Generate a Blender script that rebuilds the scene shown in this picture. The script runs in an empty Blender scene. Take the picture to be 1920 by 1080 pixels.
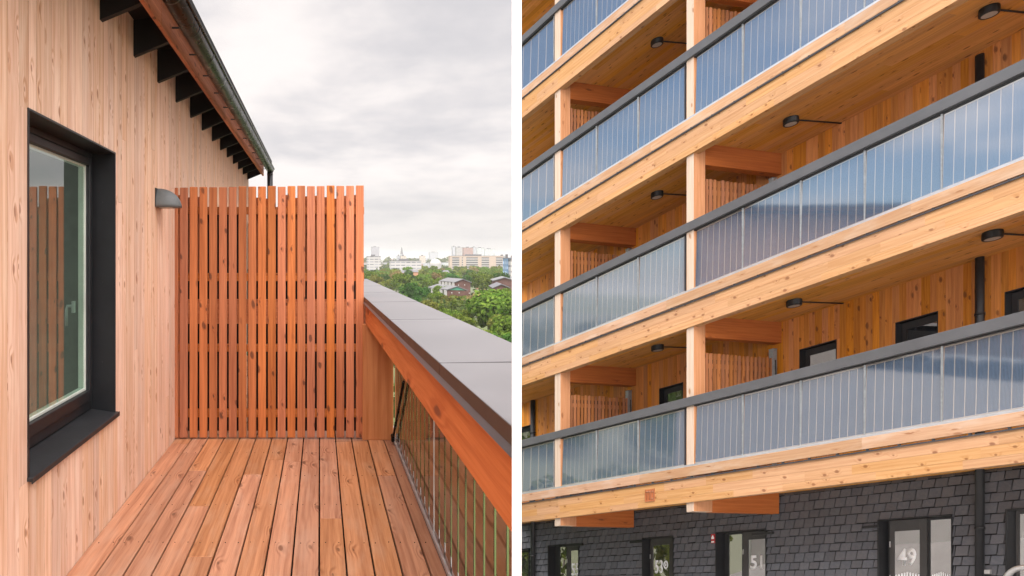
import bpy, bmesh, math, random
from mathutils import Vector
R = random.Random(7)
sc = bpy.context.scene
COL = sc.collection
# ------------------------------------------------------------------ camera (upright view camera with a shifted lens)
FP, PX, PY, EYE = 1300.0, 600.0, 484.0, 1.6      # focal length and principal point, in pixels of a 1920 wide picture
cam = bpy.data.cameras.new('camera'); camo = bpy.data.objects.new('camera', cam); COL.objects.link(camo)
camo.location = (0, 0, EYE); camo.rotation_euler = (math.radians(90), 0, 0)
cam.sensor_width = 36; cam.lens = FP/1920*36
cam.shift_x = (960-PX)/1920; cam.shift_y = (PY-540)/1920
cam.clip_start = 0.05; cam.clip_end = 80000
sc.camera = camo
GROUND = -22.0

# ------------------------------------------------------------------ node helper
class NT:
    def __init__(s, tree): s.t = tree; s.n = tree.nodes; s.l = tree.links
    def node(s, typ, ins=None, **kw):
        nd = s.n.new(typ)
        for k, v in kw.items(): setattr(nd, k, v)
        for k, v in (ins or {}).items(): s.set(nd.inputs[k], v)
        return nd
    def set(s, sock, v):
        if hasattr(v, 'is_output'): s.l.new(v, sock)
        elif hasattr(v, 'outputs'): s.l.new(v.outputs[0], sock)
        else:
            try: sock.default_value = v
            except Exception: sock.default_value = (v[0], v[1], v[2], 1)
    def m(s, op, a, b=0.0, c=None, clamp=False):
        nd = s.node('ShaderNodeMath', operation=op, use_clamp=clamp)
        s.set(nd.inputs[0], a); s.set(nd.inputs[1], b)
        if c is not None: s.set(nd.inputs[2], c)
        return nd.outputs[0]
    def mix(s, f, a, b, blend='MIX'):
        nd = s.node('ShaderNodeMix', data_type='RGBA', blend_type=blend)
        s.set(nd.inputs[0], f); s.set(nd.inputs[6], a); s.set(nd.inputs[7], b)
        return nd.outputs[2]
    def step(s, x, lo, hi):
        nd = s.node('ShaderNodeMapRange', interpolation_type='SMOOTHSTEP')
        s.set(nd.inputs[0], x); s.set(nd.inputs[1], lo); s.set(nd.inputs[2], hi)
        return nd.outputs[0]
    def comb(s, x, y, z=0.0):
        nd = s.node('ShaderNodeCombineXYZ'); s.set(nd.inputs[0], x); s.set(nd.inputs[1], y); s.set(nd.inputs[2], z); return nd.outputs[0]
    def noise(s, vec, scale=1.0, detail=2.0, rough=.5, dims='2D'):
        nd = s.node('ShaderNodeTexNoise', noise_dimensions=dims)
        s.set(nd.inputs['Vector'], vec); nd.inputs['Scale'].default_value = scale
        nd.inputs['Detail'].default_value = detail; nd.inputs['Roughness'].default_value = rough
        return nd.outputs[0]

def newmat(name):
    m = bpy.data.materials.new(name); m.use_nodes = True; m.node_tree.nodes.clear()
    t = NT(m.node_tree); out = t.node('ShaderNodeOutputMaterial')
    return m, t, out
def C3(c): return (c[0], c[1], c[2], 1.0)

def wood(name, light, dark, knotc, tone=.28, knots=.45, kl=.30, kw=.11, rings=150, rough=.55, spec=.35, streak=.5, bump=.15, weather=None, wamt=0.0, ks=1.0, vmark=.5):
    """board timber: UV is in metres, u along the grain; every board has its own UV offset and its own 'rnd'"""
    m, t, out = newmat(name)
    uv = t.node('ShaderNodeUVMap', uv_map='UVMap')
    sp = t.node('ShaderNodeSeparateXYZ', {0: uv}); u, v = sp.outputs[0], sp.outputs[1]
    rnd = t.node('ShaderNodeAttribute', attribute_name='rnd').outputs['Fac']
    vor = t.node('ShaderNodeTexVoronoi', voronoi_dimensions='2D', feature='F1')
    wob = t.noise(t.comb(t.m('MULTIPLY', u, 9), t.m('MULTIPLY', v, 30)), 1, 2)
    vv = t.m('ADD', t.m('DIVIDE', v, kw), t.m('MULTIPLY', wob, .12))
    t.set(vor.inputs['Vector'], t.comb(t.m('ADD', t.m('DIVIDE', u, kl), t.m('MULTIPLY', vv, .25)), vv)); vor.inputs['Scale'].default_value = 1
    csep = t.node('ShaderNodeSeparateColor', {0: vor.outputs['Color']})
    sel = t.step(csep.outputs[0], 1-knots-.02, 1-knots+.02)
    ksz = t.m('ADD', .05*ks, t.m('MULTIPLY', csep.outputs[1], .1*ks))
    d = vor.outputs['Distance']
    kn = t.m('MULTIPLY', t.m('SUBTRACT', 1, t.step(d, t.m('MULTIPLY', ksz, .55), t.m('MULTIPLY', ksz, 1.25))), sel)
    halo = t.m('MULTIPLY', t.m('SUBTRACT', 1, t.step(d, .02, .42)), sel)
    wn = t.noise(t.comb(t.m('MULTIPLY', u, 1.1), t.m('MULTIPLY', v, 9)), 1, 2)
    ph = t.m('ADD', t.m('ADD', t.m('MULTIPLY', v, rings), t.m('MULTIPLY', wn, 16)), t.m('MULTIPLY', halo, 7))
    ring = t.m('POWER', t.m('ADD', t.m('MULTIPLY', t.m('SINE', ph), .5), .5), 1.6)
    fine = t.noise(t.comb(t.m('MULTIPLY', u, 4), t.m('MULTIPLY', v, 260)), 1, 3)
    mid = t.noise(t.comb(t.m('MULTIPLY', u, .9), t.m('MULTIPLY', v, 26)), 1, 3)
    f = t.m('ADD', t.m('MULTIPLY', ring, .42*streak), t.m('ADD', t.m('MULTIPLY', t.step(fine, .3, .7), .28), t.m('MULTIPLY', t.step(mid, .3, .72), .5)))
    f = t.m('ADD', f, t.m('MULTIPLY', halo, t.m('ADD', t.m('MULTIPLY', ring, vmark), .22-vmark*.4)), clamp=True)
    c = t.mix(f, C3(light), C3(dark))
    if weather:
        wz = t.noise(t.comb(t.m('MULTIPLY', u, 1.7), t.m('MULTIPLY', v, 7)), 1, 4, .6)
        c = t.mix(t.m('MULTIPLY', t.step(wz, .45, .75), wamt), c, C3(weather))
    c = t.mix(t.m('MULTIPLY', kn, .8), c, C3(knotc))
    hsv = t.node('ShaderNodeHueSaturation')
    t.set(hsv.inputs['Color'], c)
    t.set(hsv.inputs['Value'], t.m('ADD', 1-tone/2, t.m('MULTIPLY', rnd, tone)))
    r2 = t.m('FRACT', t.m('MULTIPLY', rnd, 7.31))
    t.set(hsv.inputs['Hue'], t.m('ADD', .4985, t.m('MULTIPLY', r2, .006)))
    t.set(hsv.inputs['Saturation'], t.m('ADD', .92, t.m('MULTIPLY', r2, .14)))
    b = t.node('ShaderNodeBump', {'Strength': bump, 'Distance': .004, 'Height': t.m('ADD', f, kn)})
    p = t.node('ShaderNodeBsdfPrincipled', {'Base Color': hsv, 'Roughness': t.m('ADD', rough, t.m('MULTIPLY', f, .12)), 'Normal': b, 'Specular IOR Level': spec})
    t.l.new(p.outputs[0], out.inputs[0])
    return m

def plain(name, col, rough=.5, metallic=0.0, spec=.5, var=.12, scale=9.0, bump=0.0, ior=None):
    m, t, out = newmat(name)
    co = t.node('ShaderNodeTexCoord').outputs['Object']
    n = t.noise(co, scale, 5, .6, '3D')
    n2 = t.noise(co, scale*.17, 2, .5, '3D')
    k = t.m('ADD', t.m('MULTIPLY', n, .6), t.m('MULTIPLY', n2, .4))
    c = t.mix(t.step(k, .3, .7), C3([x*(1-var) for x in col]), C3([min(1, x*(1+var)) for x in col]))
    p = t.node('ShaderNodeBsdfPrincipled', {'Base Color': c, 'Roughness': t.m('ADD', rough-.06, t.m('MULTIPLY', n, .12)), 'Metallic': metallic, 'Specular IOR Level': spec})
    if ior: p.inputs['IOR'].default_value = ior
    if bump:
        b = t.node('ShaderNodeBump', {'Strength': bump, 'Distance': .003, 'Height': n}); t.set(p.inputs['Normal'], b)
    t.l.new(p.outputs[0], out.inputs[0])
    return m

def glass(name, tint, ior=1.6, refl=.06, rough=0.0):
    m, t, out = newmat(name)
    fr = t.node('ShaderNodeFresnel', {'IOR': ior})
    f = t.m('MULTIPLY', t.m('ADD', fr, refl, clamp=True), t.m('SUBTRACT', 1, t.node('ShaderNodeNewGeometry').outputs['Backfacing']))
    tr = t.node('ShaderNodeBsdfTransparent', {'Color': C3(tint)}); gl = t.node('ShaderNodeBsdfGlossy', {'Color': (1, 1, 1, 1), 'Roughness': rough})
    mx = t.node('ShaderNodeMixShader', {0: f, 1: tr, 2: gl}); t.l.new(mx.outputs[0], out.inputs[0])
    return m
def dark_glass(name, col, ior=2.3, refl=.1):
    m, t, out = newmat(name)
    f = t.m('ADD', t.node('ShaderNodeFresnel', {'IOR': ior}), refl, clamp=True)
    di = t.node('ShaderNodeBsdfDiffuse', {'Color': C3(col)}); gl = t.node('ShaderNodeBsdfGlossy', {'Color': (1, 1, 1, 1), 'Roughness': .01})
    mx = t.node('ShaderNodeMixShader', {0: f, 1: di, 2: gl}); t.l.new(mx.outputs[0], out.inputs[0])
    return m

def solar(name, cell, line, strip, ior=2.2, clear=False, rough=.05, edge=.028):
    """glass-glass solar panel: 8 columns of cells with fine busbars, lighter open strips between the columns"""
    m, t, out = newmat(name)
    uv = t.node('ShaderNodeUVMap', uv_map='UVMap'); sp = t.node('ShaderNodeSeparateXYZ', {0: uv}); u, v = sp.outputs[0], sp.outputs[1]
    uu = t.m('MULTIPLY', u, 8); fx = t.m('FRACT', uu)
    ed = t.m('MINIMUM', fx, t.m('SUBTRACT', 1, fx))
    st = t.m('SUBTRACT', 1, t.step(ed, edge, edge+.022))
    ends = t.m('SUBTRACT', 1, t.step(t.m('MINIMUM', v, t.m('SUBTRACT', 1, v)), .018, .026))
    st = t.m('MAXIMUM', st, ends)
    bus = t.m('POWER', t.m('ADD', t.m('MULTIPLY', t.m('COSINE', t.m('MULTIPLY', fx, 6.28318*9)), .5), .5), 2)
    fy = t.m('FRACT', t.m('MULTIPLY', v, 6)); ey = t.m('MINIMUM', fy, t.m('SUBTRACT', 1, fy))
    rows = t.m('MULTIPLY', t.m('SUBTRACT', 1, t.step(ey, .012, .03)), .35)
    ci = t.m('FLOOR', uu); cj = t.m('FLOOR', t.m('MULTIPLY', v, 6))
    wn = t.node('ShaderNodeTexWhiteNoise', noise_dimensions='2D'); t.set(wn.inputs['Vector'], t.comb(ci, cj))
    c = t.mix(t.m('MULTIPLY', wn.outputs[0], .5), C3(cell), C3([x*1.2 for x in cell]))
    c = t.mix(t.m('MAXIMUM', t.m('MULTIPLY', bus, .75), rows), c, C3(line))
    c = t.mix(st, c, C3(strip))
    co = t.node('ShaderNodeTexCoord').outputs['Object']
    wv = t.noise(co, .9, 3, .5, '3D')
    bp = t.node('ShaderNodeBump', {'Strength': .03, 'Distance': .05, 'Height': wv})
    p = t.node('ShaderNodeBsdfPrincipled', {'Base Color': c, 'Roughness': rough, 'IOR': ior, 'Normal': bp})
    if clear:
        gl = t.node('ShaderNodeBsdfTransparent', {'Color': (.9, .9, .85, 1)})
        mx = t.node('ShaderNodeMixShader', {0: t.m('MULTIPLY', st, .92), 1: p, 2: gl}); t.l.new(mx.outputs[0], out.inputs[0])
    else: t.l.new(p.outputs[0], out.inputs[0])
    return m

M = {}
M['wall'] = wood('pale larch cladding', (.79, .545, .41), (.55, .30, .18), (.30, .125, .06), tone=.2, knots=.30, kl=.20, kw=.10, rough=.6, weather=(.83, .64, .50), wamt=.45, ks=.95, vmark=1.2)
M['slat'] = wood('red stained pine slat', (.52, .168, .058), (.30, .080, .024), (.085, .025, .010), tone=.38, knots=.2, kl=.15, kw=.075, ks=1.7, rings=200)
M['deck'] = wood('weathered decking', (.50, .228, .115), (.27, .100, .044), (.14, .05, .022), tone=.36, knots=.2, kl=.3, kw=.12, rings=210, rough=.5, weather=(.46, .27, .175), wamt=.45, bump=.3, vmark=.8)
M['beam'] = wood('red stained rail beam', (.62, .19, .058), (.46, .115, .031), (.15, .035, .015), tone=.1, knots=.2, kl=.7, kw=.2, rings=120, bump=.12, streak=.6)
M['post'] = wood('orange timber post', (.55, .225, .092), (.38, .125, .042), (.16, .05, .02), tone=.1, knots=.1, kl=.6, kw=.2, rings=60, bump=.08)
M['fascia'] = wood('honey glulam', (.55, .315, .155), (.42, .205, .085), (.20, .075, .028), tone=.15, knots=.42, kl=.2, kw=.16, rings=110)
M['kick'] = wood('pale pink board', (.49, .305, .19), (.37, .20, .112), (.25, .11, .05), tone=.18, knots=.35, kl=.35, kw=.1, rings=140, weather=(.52, .40, .315), wamt=.5)
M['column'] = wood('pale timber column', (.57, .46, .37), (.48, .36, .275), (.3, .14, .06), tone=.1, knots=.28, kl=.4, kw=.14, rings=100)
M['colshade'] = wood('shaded timber column side', (.60, .29, .15), (.47, .20, .09), (.25, .09, .04), tone=.1, knots=.28, kl=.4, kw=.14, rings=100)  # deeper copy of the column timber, shade painted into the side faces
M['soffit'] = wood('orange timber ceiling', (.76, .37, .095), (.58, .25, .055), (.2, .07, .02), tone=.2, knots=.4, kl=.3, kw=.1, rings=150)
M['rear'] = wood('orange timber rear wall', (.67, .265, .050), (.44, .140, .024), (.17, .055, .016), tone=.34, knots=.34, kl=.24, kw=.10, rings=150, ks=1.5)
M['cross'] = wood('red brown cross beam', (.50, .145, .034), (.35, .085, .018), (.15, .04, .012), tone=.14, knots=.2, kl=.5, kw=.16, rings=90)
M['fence'] = wood('brown screen slat', (.46, .185, .07), (.31, .105, .036), (.1, .03, .012), tone=.4, knots=.35, kl=.35, kw=.07, rings=220)
M['black'] = plain('black lacquered metal', (.012, .013, .015), .42, 0, .5, .25)
M['rafter'] = plain('black stained rafter', (.009, .009, .010), .7, 0, .3, .3)
M['gutter'] = plain('dark gutter steel', (.006, .006, .005), .28, .0, .2, .2)
M['sill'] = plain('black sill sheet', (.017, .018, .020), .5, 0, .5, .4, 60, .3)
M['coping'] = plain('grey coping sheet', (.15, .145, .15), .42, 0, .5, .14, 2.2)
M['copingedge'] = plain('brown coping edge', (.035, .023, .019), .45, 0, .5, .2)
M['lip'] = plain('blue grey metal lip', (.085, .095, .11), .4, .3, .5, .1)
M['lampgrey'] = plain('grey cast lamp body', (.105, .115, .115), .5, 0, .5, .1, 40)
M['lens'] = plain('frosted lamp lens', (.45, .43, .40), .35, 0, .5, .06)
M['handrail'] = plain('grey powder coated handrail', (.088, .090, .096), .36, 0, .5, .12, 4)
M['alu'] = plain('aluminium channel', (.55, .57, .60), .32, .6, .5, .08)
M['galv'] = plain('galvanised steel', (.33, .35, .36), .45, .5, .5, .2, 30)
M['white'] = plain('white paint', (.88, .88, .88), .6, 0, .3, .01)
M['number'] = plain('white vinyl', (.90, .91, .93), .5, 0, .3, .02)
M['red'] = plain('red sign plate', (.55, .03, .03), .4)
M['dframe'] = plain('dark bronze door frame', (.045, .043, .042), .4, 0, .5, .12)
M['hinge'] = plain('bright steel', (.6, .6, .6), .3, .8)
M['render'] = plain('pale rendered storeys', (.58, .565, .55), .8, 0, .2, .08, 1.5)
M['paving'] = plain('concrete paving', (.40, .385, .37), .85, 0, .2, .12, 2)
M['room'] = plain('grey green room wall', (.15, .17, .145), .9)
M['curtain'] = plain('grey green blind', (.55, .62, .55), .8, 0, .2, .05)
M['handle'] = plain('pale window handle', (.34, .37, .35), .4)
M['bead'] = plain('pale glazing bead', (.52, .56, .50), .5)
M['glass'] = glass('window glass', (.86, .95, .89), 1.65, .10)
M['doorglass'] = dark_glass('door glass', (.05, .05, .045), 2.2, .30)
M['pane'] = dark_glass('upper window glass', (.02, .022, .026), 1.9, .25)
M['solar'] = solar('solar glass', (.048, .080, .130), (.115, .14, .18), (.30, .275, .255), 3.1, rough=.055)
M['solarin'] = solar('solar glass seen from inside', (.095, .06, .04), (.12, .08, .055), (.4, .4, .34), 1.7, True, edge=.10)
M['spacer'] = plain('dark panel joint', (.05, .05, .055), .4)

def slate_mat():
    m, t, out = newmat('dark slate shingle')
    rnd = t.node('ShaderNodeAttribute', attribute_name='rnd').outputs['Fac']
    co = t.node('ShaderNodeTexCoord').outputs['Object']
    n = t.noise(co, 26, 6, .65, '3D'); n2 = t.noise(co, 150, 2, .5, '3D')
    c = t.mix(t.step(n, .3, .7), (.088, .096, .115, 1), (.12, .125, .14, 1))
    c = t.mix(t.step(n2, .72, .8), c, (.2, .19, .18, 1))
    r2 = t.m('FRACT', t.m('MULTIPLY', rnd, 5.7))
    c = t.mix(t.m('MULTIPLY', r2, .35), c, (.12, .11, .11, 1))
    h = t.node('ShaderNodeHueSaturation', {'Color': c, 'Value': t.m('ADD', .86, t.m('MULTIPLY', rnd, .28))})
    b = t.node('ShaderNodeBump', {'Strength': .25, 'Distance': .004, 'Height': n})
    p = t.node('ShaderNodeBsdfPrincipled', {'Base Color': h, 'Roughness': .55, 'Normal': b})
    t.l.new(p.outputs[0], out.inputs[0]); return m
M['slate'] = slate_mat()

def facade_mat(name, col, win, pu, pv, wu, wv, roof=None):
    m, t, out = newmat(name)
    uv = t.node('ShaderNodeUVMap', uv_map='UVMap'); sp = t.node('ShaderNodeSeparateXYZ', {0: uv}); u, v = sp.outputs[0], sp.outputs[1]
    fu = t.m('FRACT', t.m('DIVIDE', u, pu)); fv = t.m('FRACT', t.m('DIVIDE', v, pv))
    a = t.m('MULTIPLY', t.m('LESS_THAN', t.m('ABSOLUTE', t.m('SUBTRACT', fu, .5)), wu/2), t.m('LESS_THAN', t.m('ABSOLUTE', t.m('SUBTRACT', fv, .5)), wv/2))
    wn = t.node('ShaderNodeTexWhiteNoise', noise_dimensions='2D')
    t.set(wn.inputs['Vector'], t.comb(t.m('FLOOR', t.m('DIVIDE', u, pu)), t.m('FLOOR', t.m('DIVIDE', v, pv))))
    w = t.mix(wn.outputs[0], C3(win), C3([min(1, x*2.2) for x in win]))
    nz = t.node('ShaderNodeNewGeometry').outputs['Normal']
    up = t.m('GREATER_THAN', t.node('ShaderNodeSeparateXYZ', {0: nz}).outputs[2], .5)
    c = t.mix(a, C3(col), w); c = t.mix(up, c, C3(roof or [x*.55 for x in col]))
    p = t.node('ShaderNodeBsdfPrincipled', {'Base Color': c, 'Roughness': .7}); t.l.new(p.outputs[0], out.inputs[0]); return m

def leaf_mat(name, c1, c2):
    m, t, out = newmat(name)
    rnd = t.node('ShaderNodeAttribute', attribute_name='rnd').outputs['Fac']
    orr = t.node('ShaderNodeObjectInfo').outputs['Random']
    c = t.mix(rnd, C3(c1), C3(c2))
    h = t.node('ShaderNodeHueSaturation', {'Color': c, 'Hue': t.m('ADD', .478, t.m('MULTIPLY', orr, .04)), 'Value': t.m('ADD', .75, t.m('MULTIPLY', orr, .5))})
    d = t.node('ShaderNodeBsdfDiffuse', {'Color': h}); tr = t.node('ShaderNodeBsdfTranslucent', {'Color': h})
    mx = t.node('ShaderNodeMixShader', {0: .35, 1: d, 2: tr}); t.l.new(mx.outputs[0], out.inputs[0]); return m

# ------------------------------------------------------------------ mesh builder
FACES = [((0, 3, 2, 1), 2), ((4, 5, 6, 7), 2), ((0, 1, 5, 4), 1), ((1, 2, 6, 5), 0), ((2, 3, 7, 6), 1), ((3, 0, 4, 7), 0)]
class MB:
    def __init__(s, fn=None): s.v = []; s.f = []; s.uv = []; s.r = []; s.fn = fn; s.sm = []
    def pt(s, p): s.v.append(tuple(s.fn(*p)) if s.fn else tuple(p)); return len(s.v)-1
    def hexa(s, c, g=0, rnd=None, off=None):
        rnd = R.random() if rnd is None else rnd
        o = off or (R.random()*60, R.random()*60)
        i0 = [s.pt(p) for p in c]
        for idx, n in FACES:
            s.f.append([i0[i] for i in idx]); s.r.append(rnd); s.sm.append(False)
            ax = [a for a in (0, 1, 2) if a != n]
            for i in idx:
                p = c[i]
                if g != n:
                    b = [a for a in ax if a != g][0]; s.uv.append((p[g]+o[0], p[b]+o[1]+.37*n))
                else: s.uv.append((p[ax[0]]*.25+o[0], p[ax[1]]+o[1]))
        return s
    def box(s, lo, hi, g=0, rnd=None, off=None):
        x0, y0, z0 = lo; x1, y1, z1 = hi
        return s.hexa([(x0, y0, z0), (x1, y0, z0), (x1, y1, z0), (x0, y1, z0), (x0, y0, z1), (x1, y0, z1), (x1, y1, z1), (x0, y1, z1)], g, rnd, off)
    def face(s, pts, uvs=None, rnd=None, smooth=False):
        s.f.append([s.pt(p) for p in pts]); s.r.append(R.random() if rnd is None else rnd); s.sm.append(smooth)
        s.uv += list(uvs) if uvs else [(p[0], p[2]) for p in pts]
    def tube(s, pts, r, n=10, cap=True, a0=0, a1=2*math.pi, up=None):
        pts = [Vector(p) for p in pts]; rs = r if isinstance(r, (list, tuple)) else [r]*len(pts)
        closed = abs(a1-a0-2*math.pi) < 1e-6; rings = []
        prev = None
        for k, p in enumerate(pts):
            d = (pts[min(k+1, len(pts)-1)]-pts[max(k-1, 0)]).normalized()
            ref = Vector(up) if up else (Vector((0, 0, 1)) if abs(d.z) < .9 else Vector((1, 0, 0)))
            a = prev if prev is not None else d.cross(ref).normalized()
            a = (a-d*a.dot(d)).normalized(); prev = a
            b = d.cross(a)
            m = n if closed else n+1
            rings.append([s.pt(tuple(p+(a*math.cos(a0+(a1-a0)*j/n)+b*math.sin(a0+(a1-a0)*j/n))*rs[k])) for j in range(m)])
        rr = R.random()
        for k in range(len(rings)-1):
            m = n
            for j in range(m):
                j2 = (j+1) % len(rings[k]) if closed else j+1
                s.f.append([rings[k][j], rings[k][j2], rings[k+1][j2], rings[k+1][j]]); s.r.append(rr); s.sm.append(True)
                s.uv += [(k, j/n), (k, (j+1)/n), (k+1, (j+1)/n), (k+1, j/n)]
        if cap and closed:
            for q in (rings[0][::-1], rings[-1]):
                s.f.append(list(q)); s.r.append(rr); s.sm.append(False); s.uv += [(0, 0)]*len(q)
        return s
    def lathe(s, c, prof, n=24):
        rings = []
        for (r, z) in prof:
            rings.append([s.pt((c[0]+r*math.cos(2*math.pi*j/n), c[1]+r*math.sin(2*math.pi*j/n), c[2]+z)) for j in range(n)])
        for k in range(len(rings)-1):
            for j in range(n):
                s.f.append([rings[k][j], rings[k][(j+1) % n], rings[k+1][(j+1) % n], rings[k+1][j]]); s.r.append(.5); s.sm.append(False); s.uv += [(0, 0)]*4
        for q in (rings[0][::-1], rings[-1]):
            s.f.append(list(q)); s.r.append(.5); s.sm.append(False); s.uv += [(0, 0)]*n
        return s
    def mesh(s, name, mat, clip=None, weld=False):
        me = bpy.data.meshes.new(name); me.from_pydata(s.v, [], s.f)
        ul = me.uv_layers.new(name='UVMap'); ul.data.foreach_set('uv', [x for p in s.uv for x in p])
        at = me.attributes.new('rnd', 'FLOAT', 'FACE'); at.data.foreach_set('value', s.r)
        me.polygons.foreach_set('use_smooth', s.sm)
        me.materials.append(mat)
        if clip is not None or weld:
            bm = bmesh.new(); bm.from_mesh(me)
            if clip is not None:
                bmesh.ops.bisect_plane(bm, geom=bm.verts[:]+bm.edges[:]+bm.faces[:], plane_co=clip[0], plane_no=clip[1], clear_inner=True)
            cut = [e for e in bm.edges if e.is_boundary and all(abs((v.co-Vector(clip[0])).dot(Vector(clip[1]))) < 1e-4 for v in e.verts)]
            if cut: bmesh.ops.holes_fill(bm, edges=cut, sides=0)
            bm.to_mesh(me); bm.free()
        me.validate(); me.update()
        return me
    def build(s, name, mat, parent=None, clip=None, label=None):
        o = bpy.data.objects.new(name, s.mesh(name, M[mat] if isinstance(mat, str) else mat, clip)); COL.objects.link(o)
        if parent is not None: adopt(o, parent)
        if label: o['label'] = label
        return o
def adopt(o, parent):
    w = Vector((0, 0, 0)); q = parent
    while q is not None: w += q.location; q = q.parent
    if o.parent is None and len(o.data.vertices if o.type == 'MESH' else []) and o.location.length == 0:
        for v in o.data.vertices: v.co -= w          # meshes are built in world space
    o.parent = parent
def tag(o, label=None, cat=None, group=None, kind=None):
    for k, v in (('label', label), ('category', cat), ('group', group), ('kind', kind)):
        if v: o[k] = v
    return o
def thing(name, label, cat, loc=(0, 0, 0), group=None):
    o = bpy.data.objects.new(name, None); COL.objects.link(o); o.location = loc; o.empty_display_size = .2
    return tag(o, label, cat, group)
def bevel(o, w=.003, seg=1):
    b = o.modifiers.new('bevel', 'BEVEL'); b.width = w; b.segments = seg; b.limit_method = 'ANGLE'; b.angle_limit = math.radians(50)
    return o
def single(o, label, cat, group=None):
    """recentres a one-mesh thing on its own base"""
    vs = o.data.vertices
    c = Vector((sum(v.co.x for v in vs)/len(vs), sum(v.co.y for v in vs)/len(vs), min(v.co.z for v in vs)))
    for v in vs: v.co -= c
    o.location = c
    return tag(o, label, cat, group)

# ================================================================== LEFT: roof-top deck
XW, YS = -1.285, 6.154          # wall plane, screen plane
W0, W1, WB, WT = 3.05, 4.335, .63, 2.253   # window opening
house = thing('timber_building', 'top storey clad in pale upright larch boards, with black rafters and a dark gutter', 'building', (XW, 5, 0))
b = MB(); y = -1.6
while y < 12.47:
    w = R.choice([.085, .095, .11, .095]); y1 = min(y+w, 12.475); pr = R.uniform(0, .0012)
    def seg(z0, z1): b.box((XW-.02, y+.0022, z0), (XW+pr, y1-.0022, z1), 2)
    lo, hi = -.03, 3.32
    if y1 > W0 and y < W1:
        seg(lo, WB-.012); seg(WT, hi)
        if y < W0: b.box((XW-.02, y+.0009, WB-.012), (XW+pr, W0, WT), 2)
        if y1 > W1: b.box((XW-.02, W1, WB-.012), (XW+pr, y1-.0009, WT), 2)
    else:
        if R.random() < .3:
            zj = R.uniform(.3, 2.9); seg(lo, zj-.001); seg(zj+.001, hi)
        else: seg(lo, hi)
    y = y1
b.build('cladding', 'wall', house)
b = MB()
for (y0, y1, z0, z1) in ((-1.6, W0, -.03, 3.32), (W1, 12.46, -.03, 3.32), (W0, W1, -.03, WB-.02), (W0, W1, WT+.01, 3.32)):
    b.box((XW-.20, y0, z0), (XW-.023, y1, z1))
b.build('wall_core', 'black', house)
# the storeys below and the body of the house
b = MB()
b.box((-12, -5, GROUND-.5), (.75, 12.46, -.42))
b.box((-3.6, -1.75, -.42), (XW-.30, -1.6, 3.1)); b.box((-3.6, 12.3, -.42), (XW-.03, 12.46, 3.1))
b.build('lower_storeys', 'render', house)
# roof
b = MB(); b.hexa([(-1.7, -1.9, 3.19), (-.86, -1.9, 3.30), (-.86, 12.4, 3.30), (-1.7, 12.4, 3.19), (-1.7, -1.9, 3.24), (-.86, -1.9, 3.335), (-.86, 12.4, 3.335), (-1.7, 12.4, 3.24)], 1)
b.hexa([(-4.0, -1.9, 2.9), (-1.7, -1.9, 3.19), (-1.7, 12.4, 3.19), (-4.0, 12.4, 2.9), (-4.0, -1.9, 2.95), (-1.7, -1.9, 3.24), (-1.7, 12.4, 3.24), (-4.0, 12.4, 2.95)], 1)
b.build('roof', 'rafter', house)
for yy in (1.25, 1.95, 2.65, 3.35, 4.045, 4.773, 5.477, 6.164, 6.846, 7.525, 8.229, 8.909, 9.546, 10.22, 10.85, 11.52, 12.25):
    b = MB()
    b.hexa([(XW-.1, yy, 2.95), (-1.035, yy, 3.095), (-1.035, yy+.048, 3.095), (XW-.1, yy+.048, 2.95), (XW-.1, yy, 3.23), (-1.035, yy, 3.265), (-1.035, yy+.048, 3.265), (XW-.1, yy+.048, 3.23)])
    b.build('rafter', 'rafter', house)
b = MB()
yb = -1.8
while yb < 12.4:
    y2 = min(yb+R.uniform(2.8, 3.6), 12.42); b.box((-1.033, yb, 3.07), (-1.005, y2-.002, 3.27), 1); yb = y2
bevel(b.build('fascia_board', 'slat', house), .003)
gut = MB(); gut.tube([(-.88, -1.8, 3.165), (-.88, 12.28, 3.165)], .065, 20, False, 0, math.pi, (0, 0, 1))
gut.tube([(-.812, -1.8, 3.178), (-.812, 12.29, 3.178)], .011, 8)
go = gut.build('gutter', 'gutter', house)
sol = go.modifiers.new('solid', 'SOLIDIFY'); sol.thickness = .004
yy = 1.6
while yy < 12.2:
    b = MB(); b.tube([(-.88, yy, 3.165), (-.88, yy+.018, 3.165)], .0685, 20, False, -.1, math.pi+.1, (0, 0, 1))
    b.box((-1.004, yy, 3.16), (-.945, yy+.018, 3.168))
    b.build('gutter_bracket', 'black', go); yy += .62
b = MB(); b.tube([(-.88, 12.2, 3.13), (-.88, 12.2, 2.60), (-.93, 12.2, 2.48), (-1.15, 12.2, 2.34), (-1.22, 12.2, 2.2), (-1.22, 12.2, 0.0)], .05, 12)
b.tube([(-.88, 12.2, 3.06), (-.88, 12.2, 3.10)], .052, 12)
b.build('outlet_pipe', 'black', go)
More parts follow.
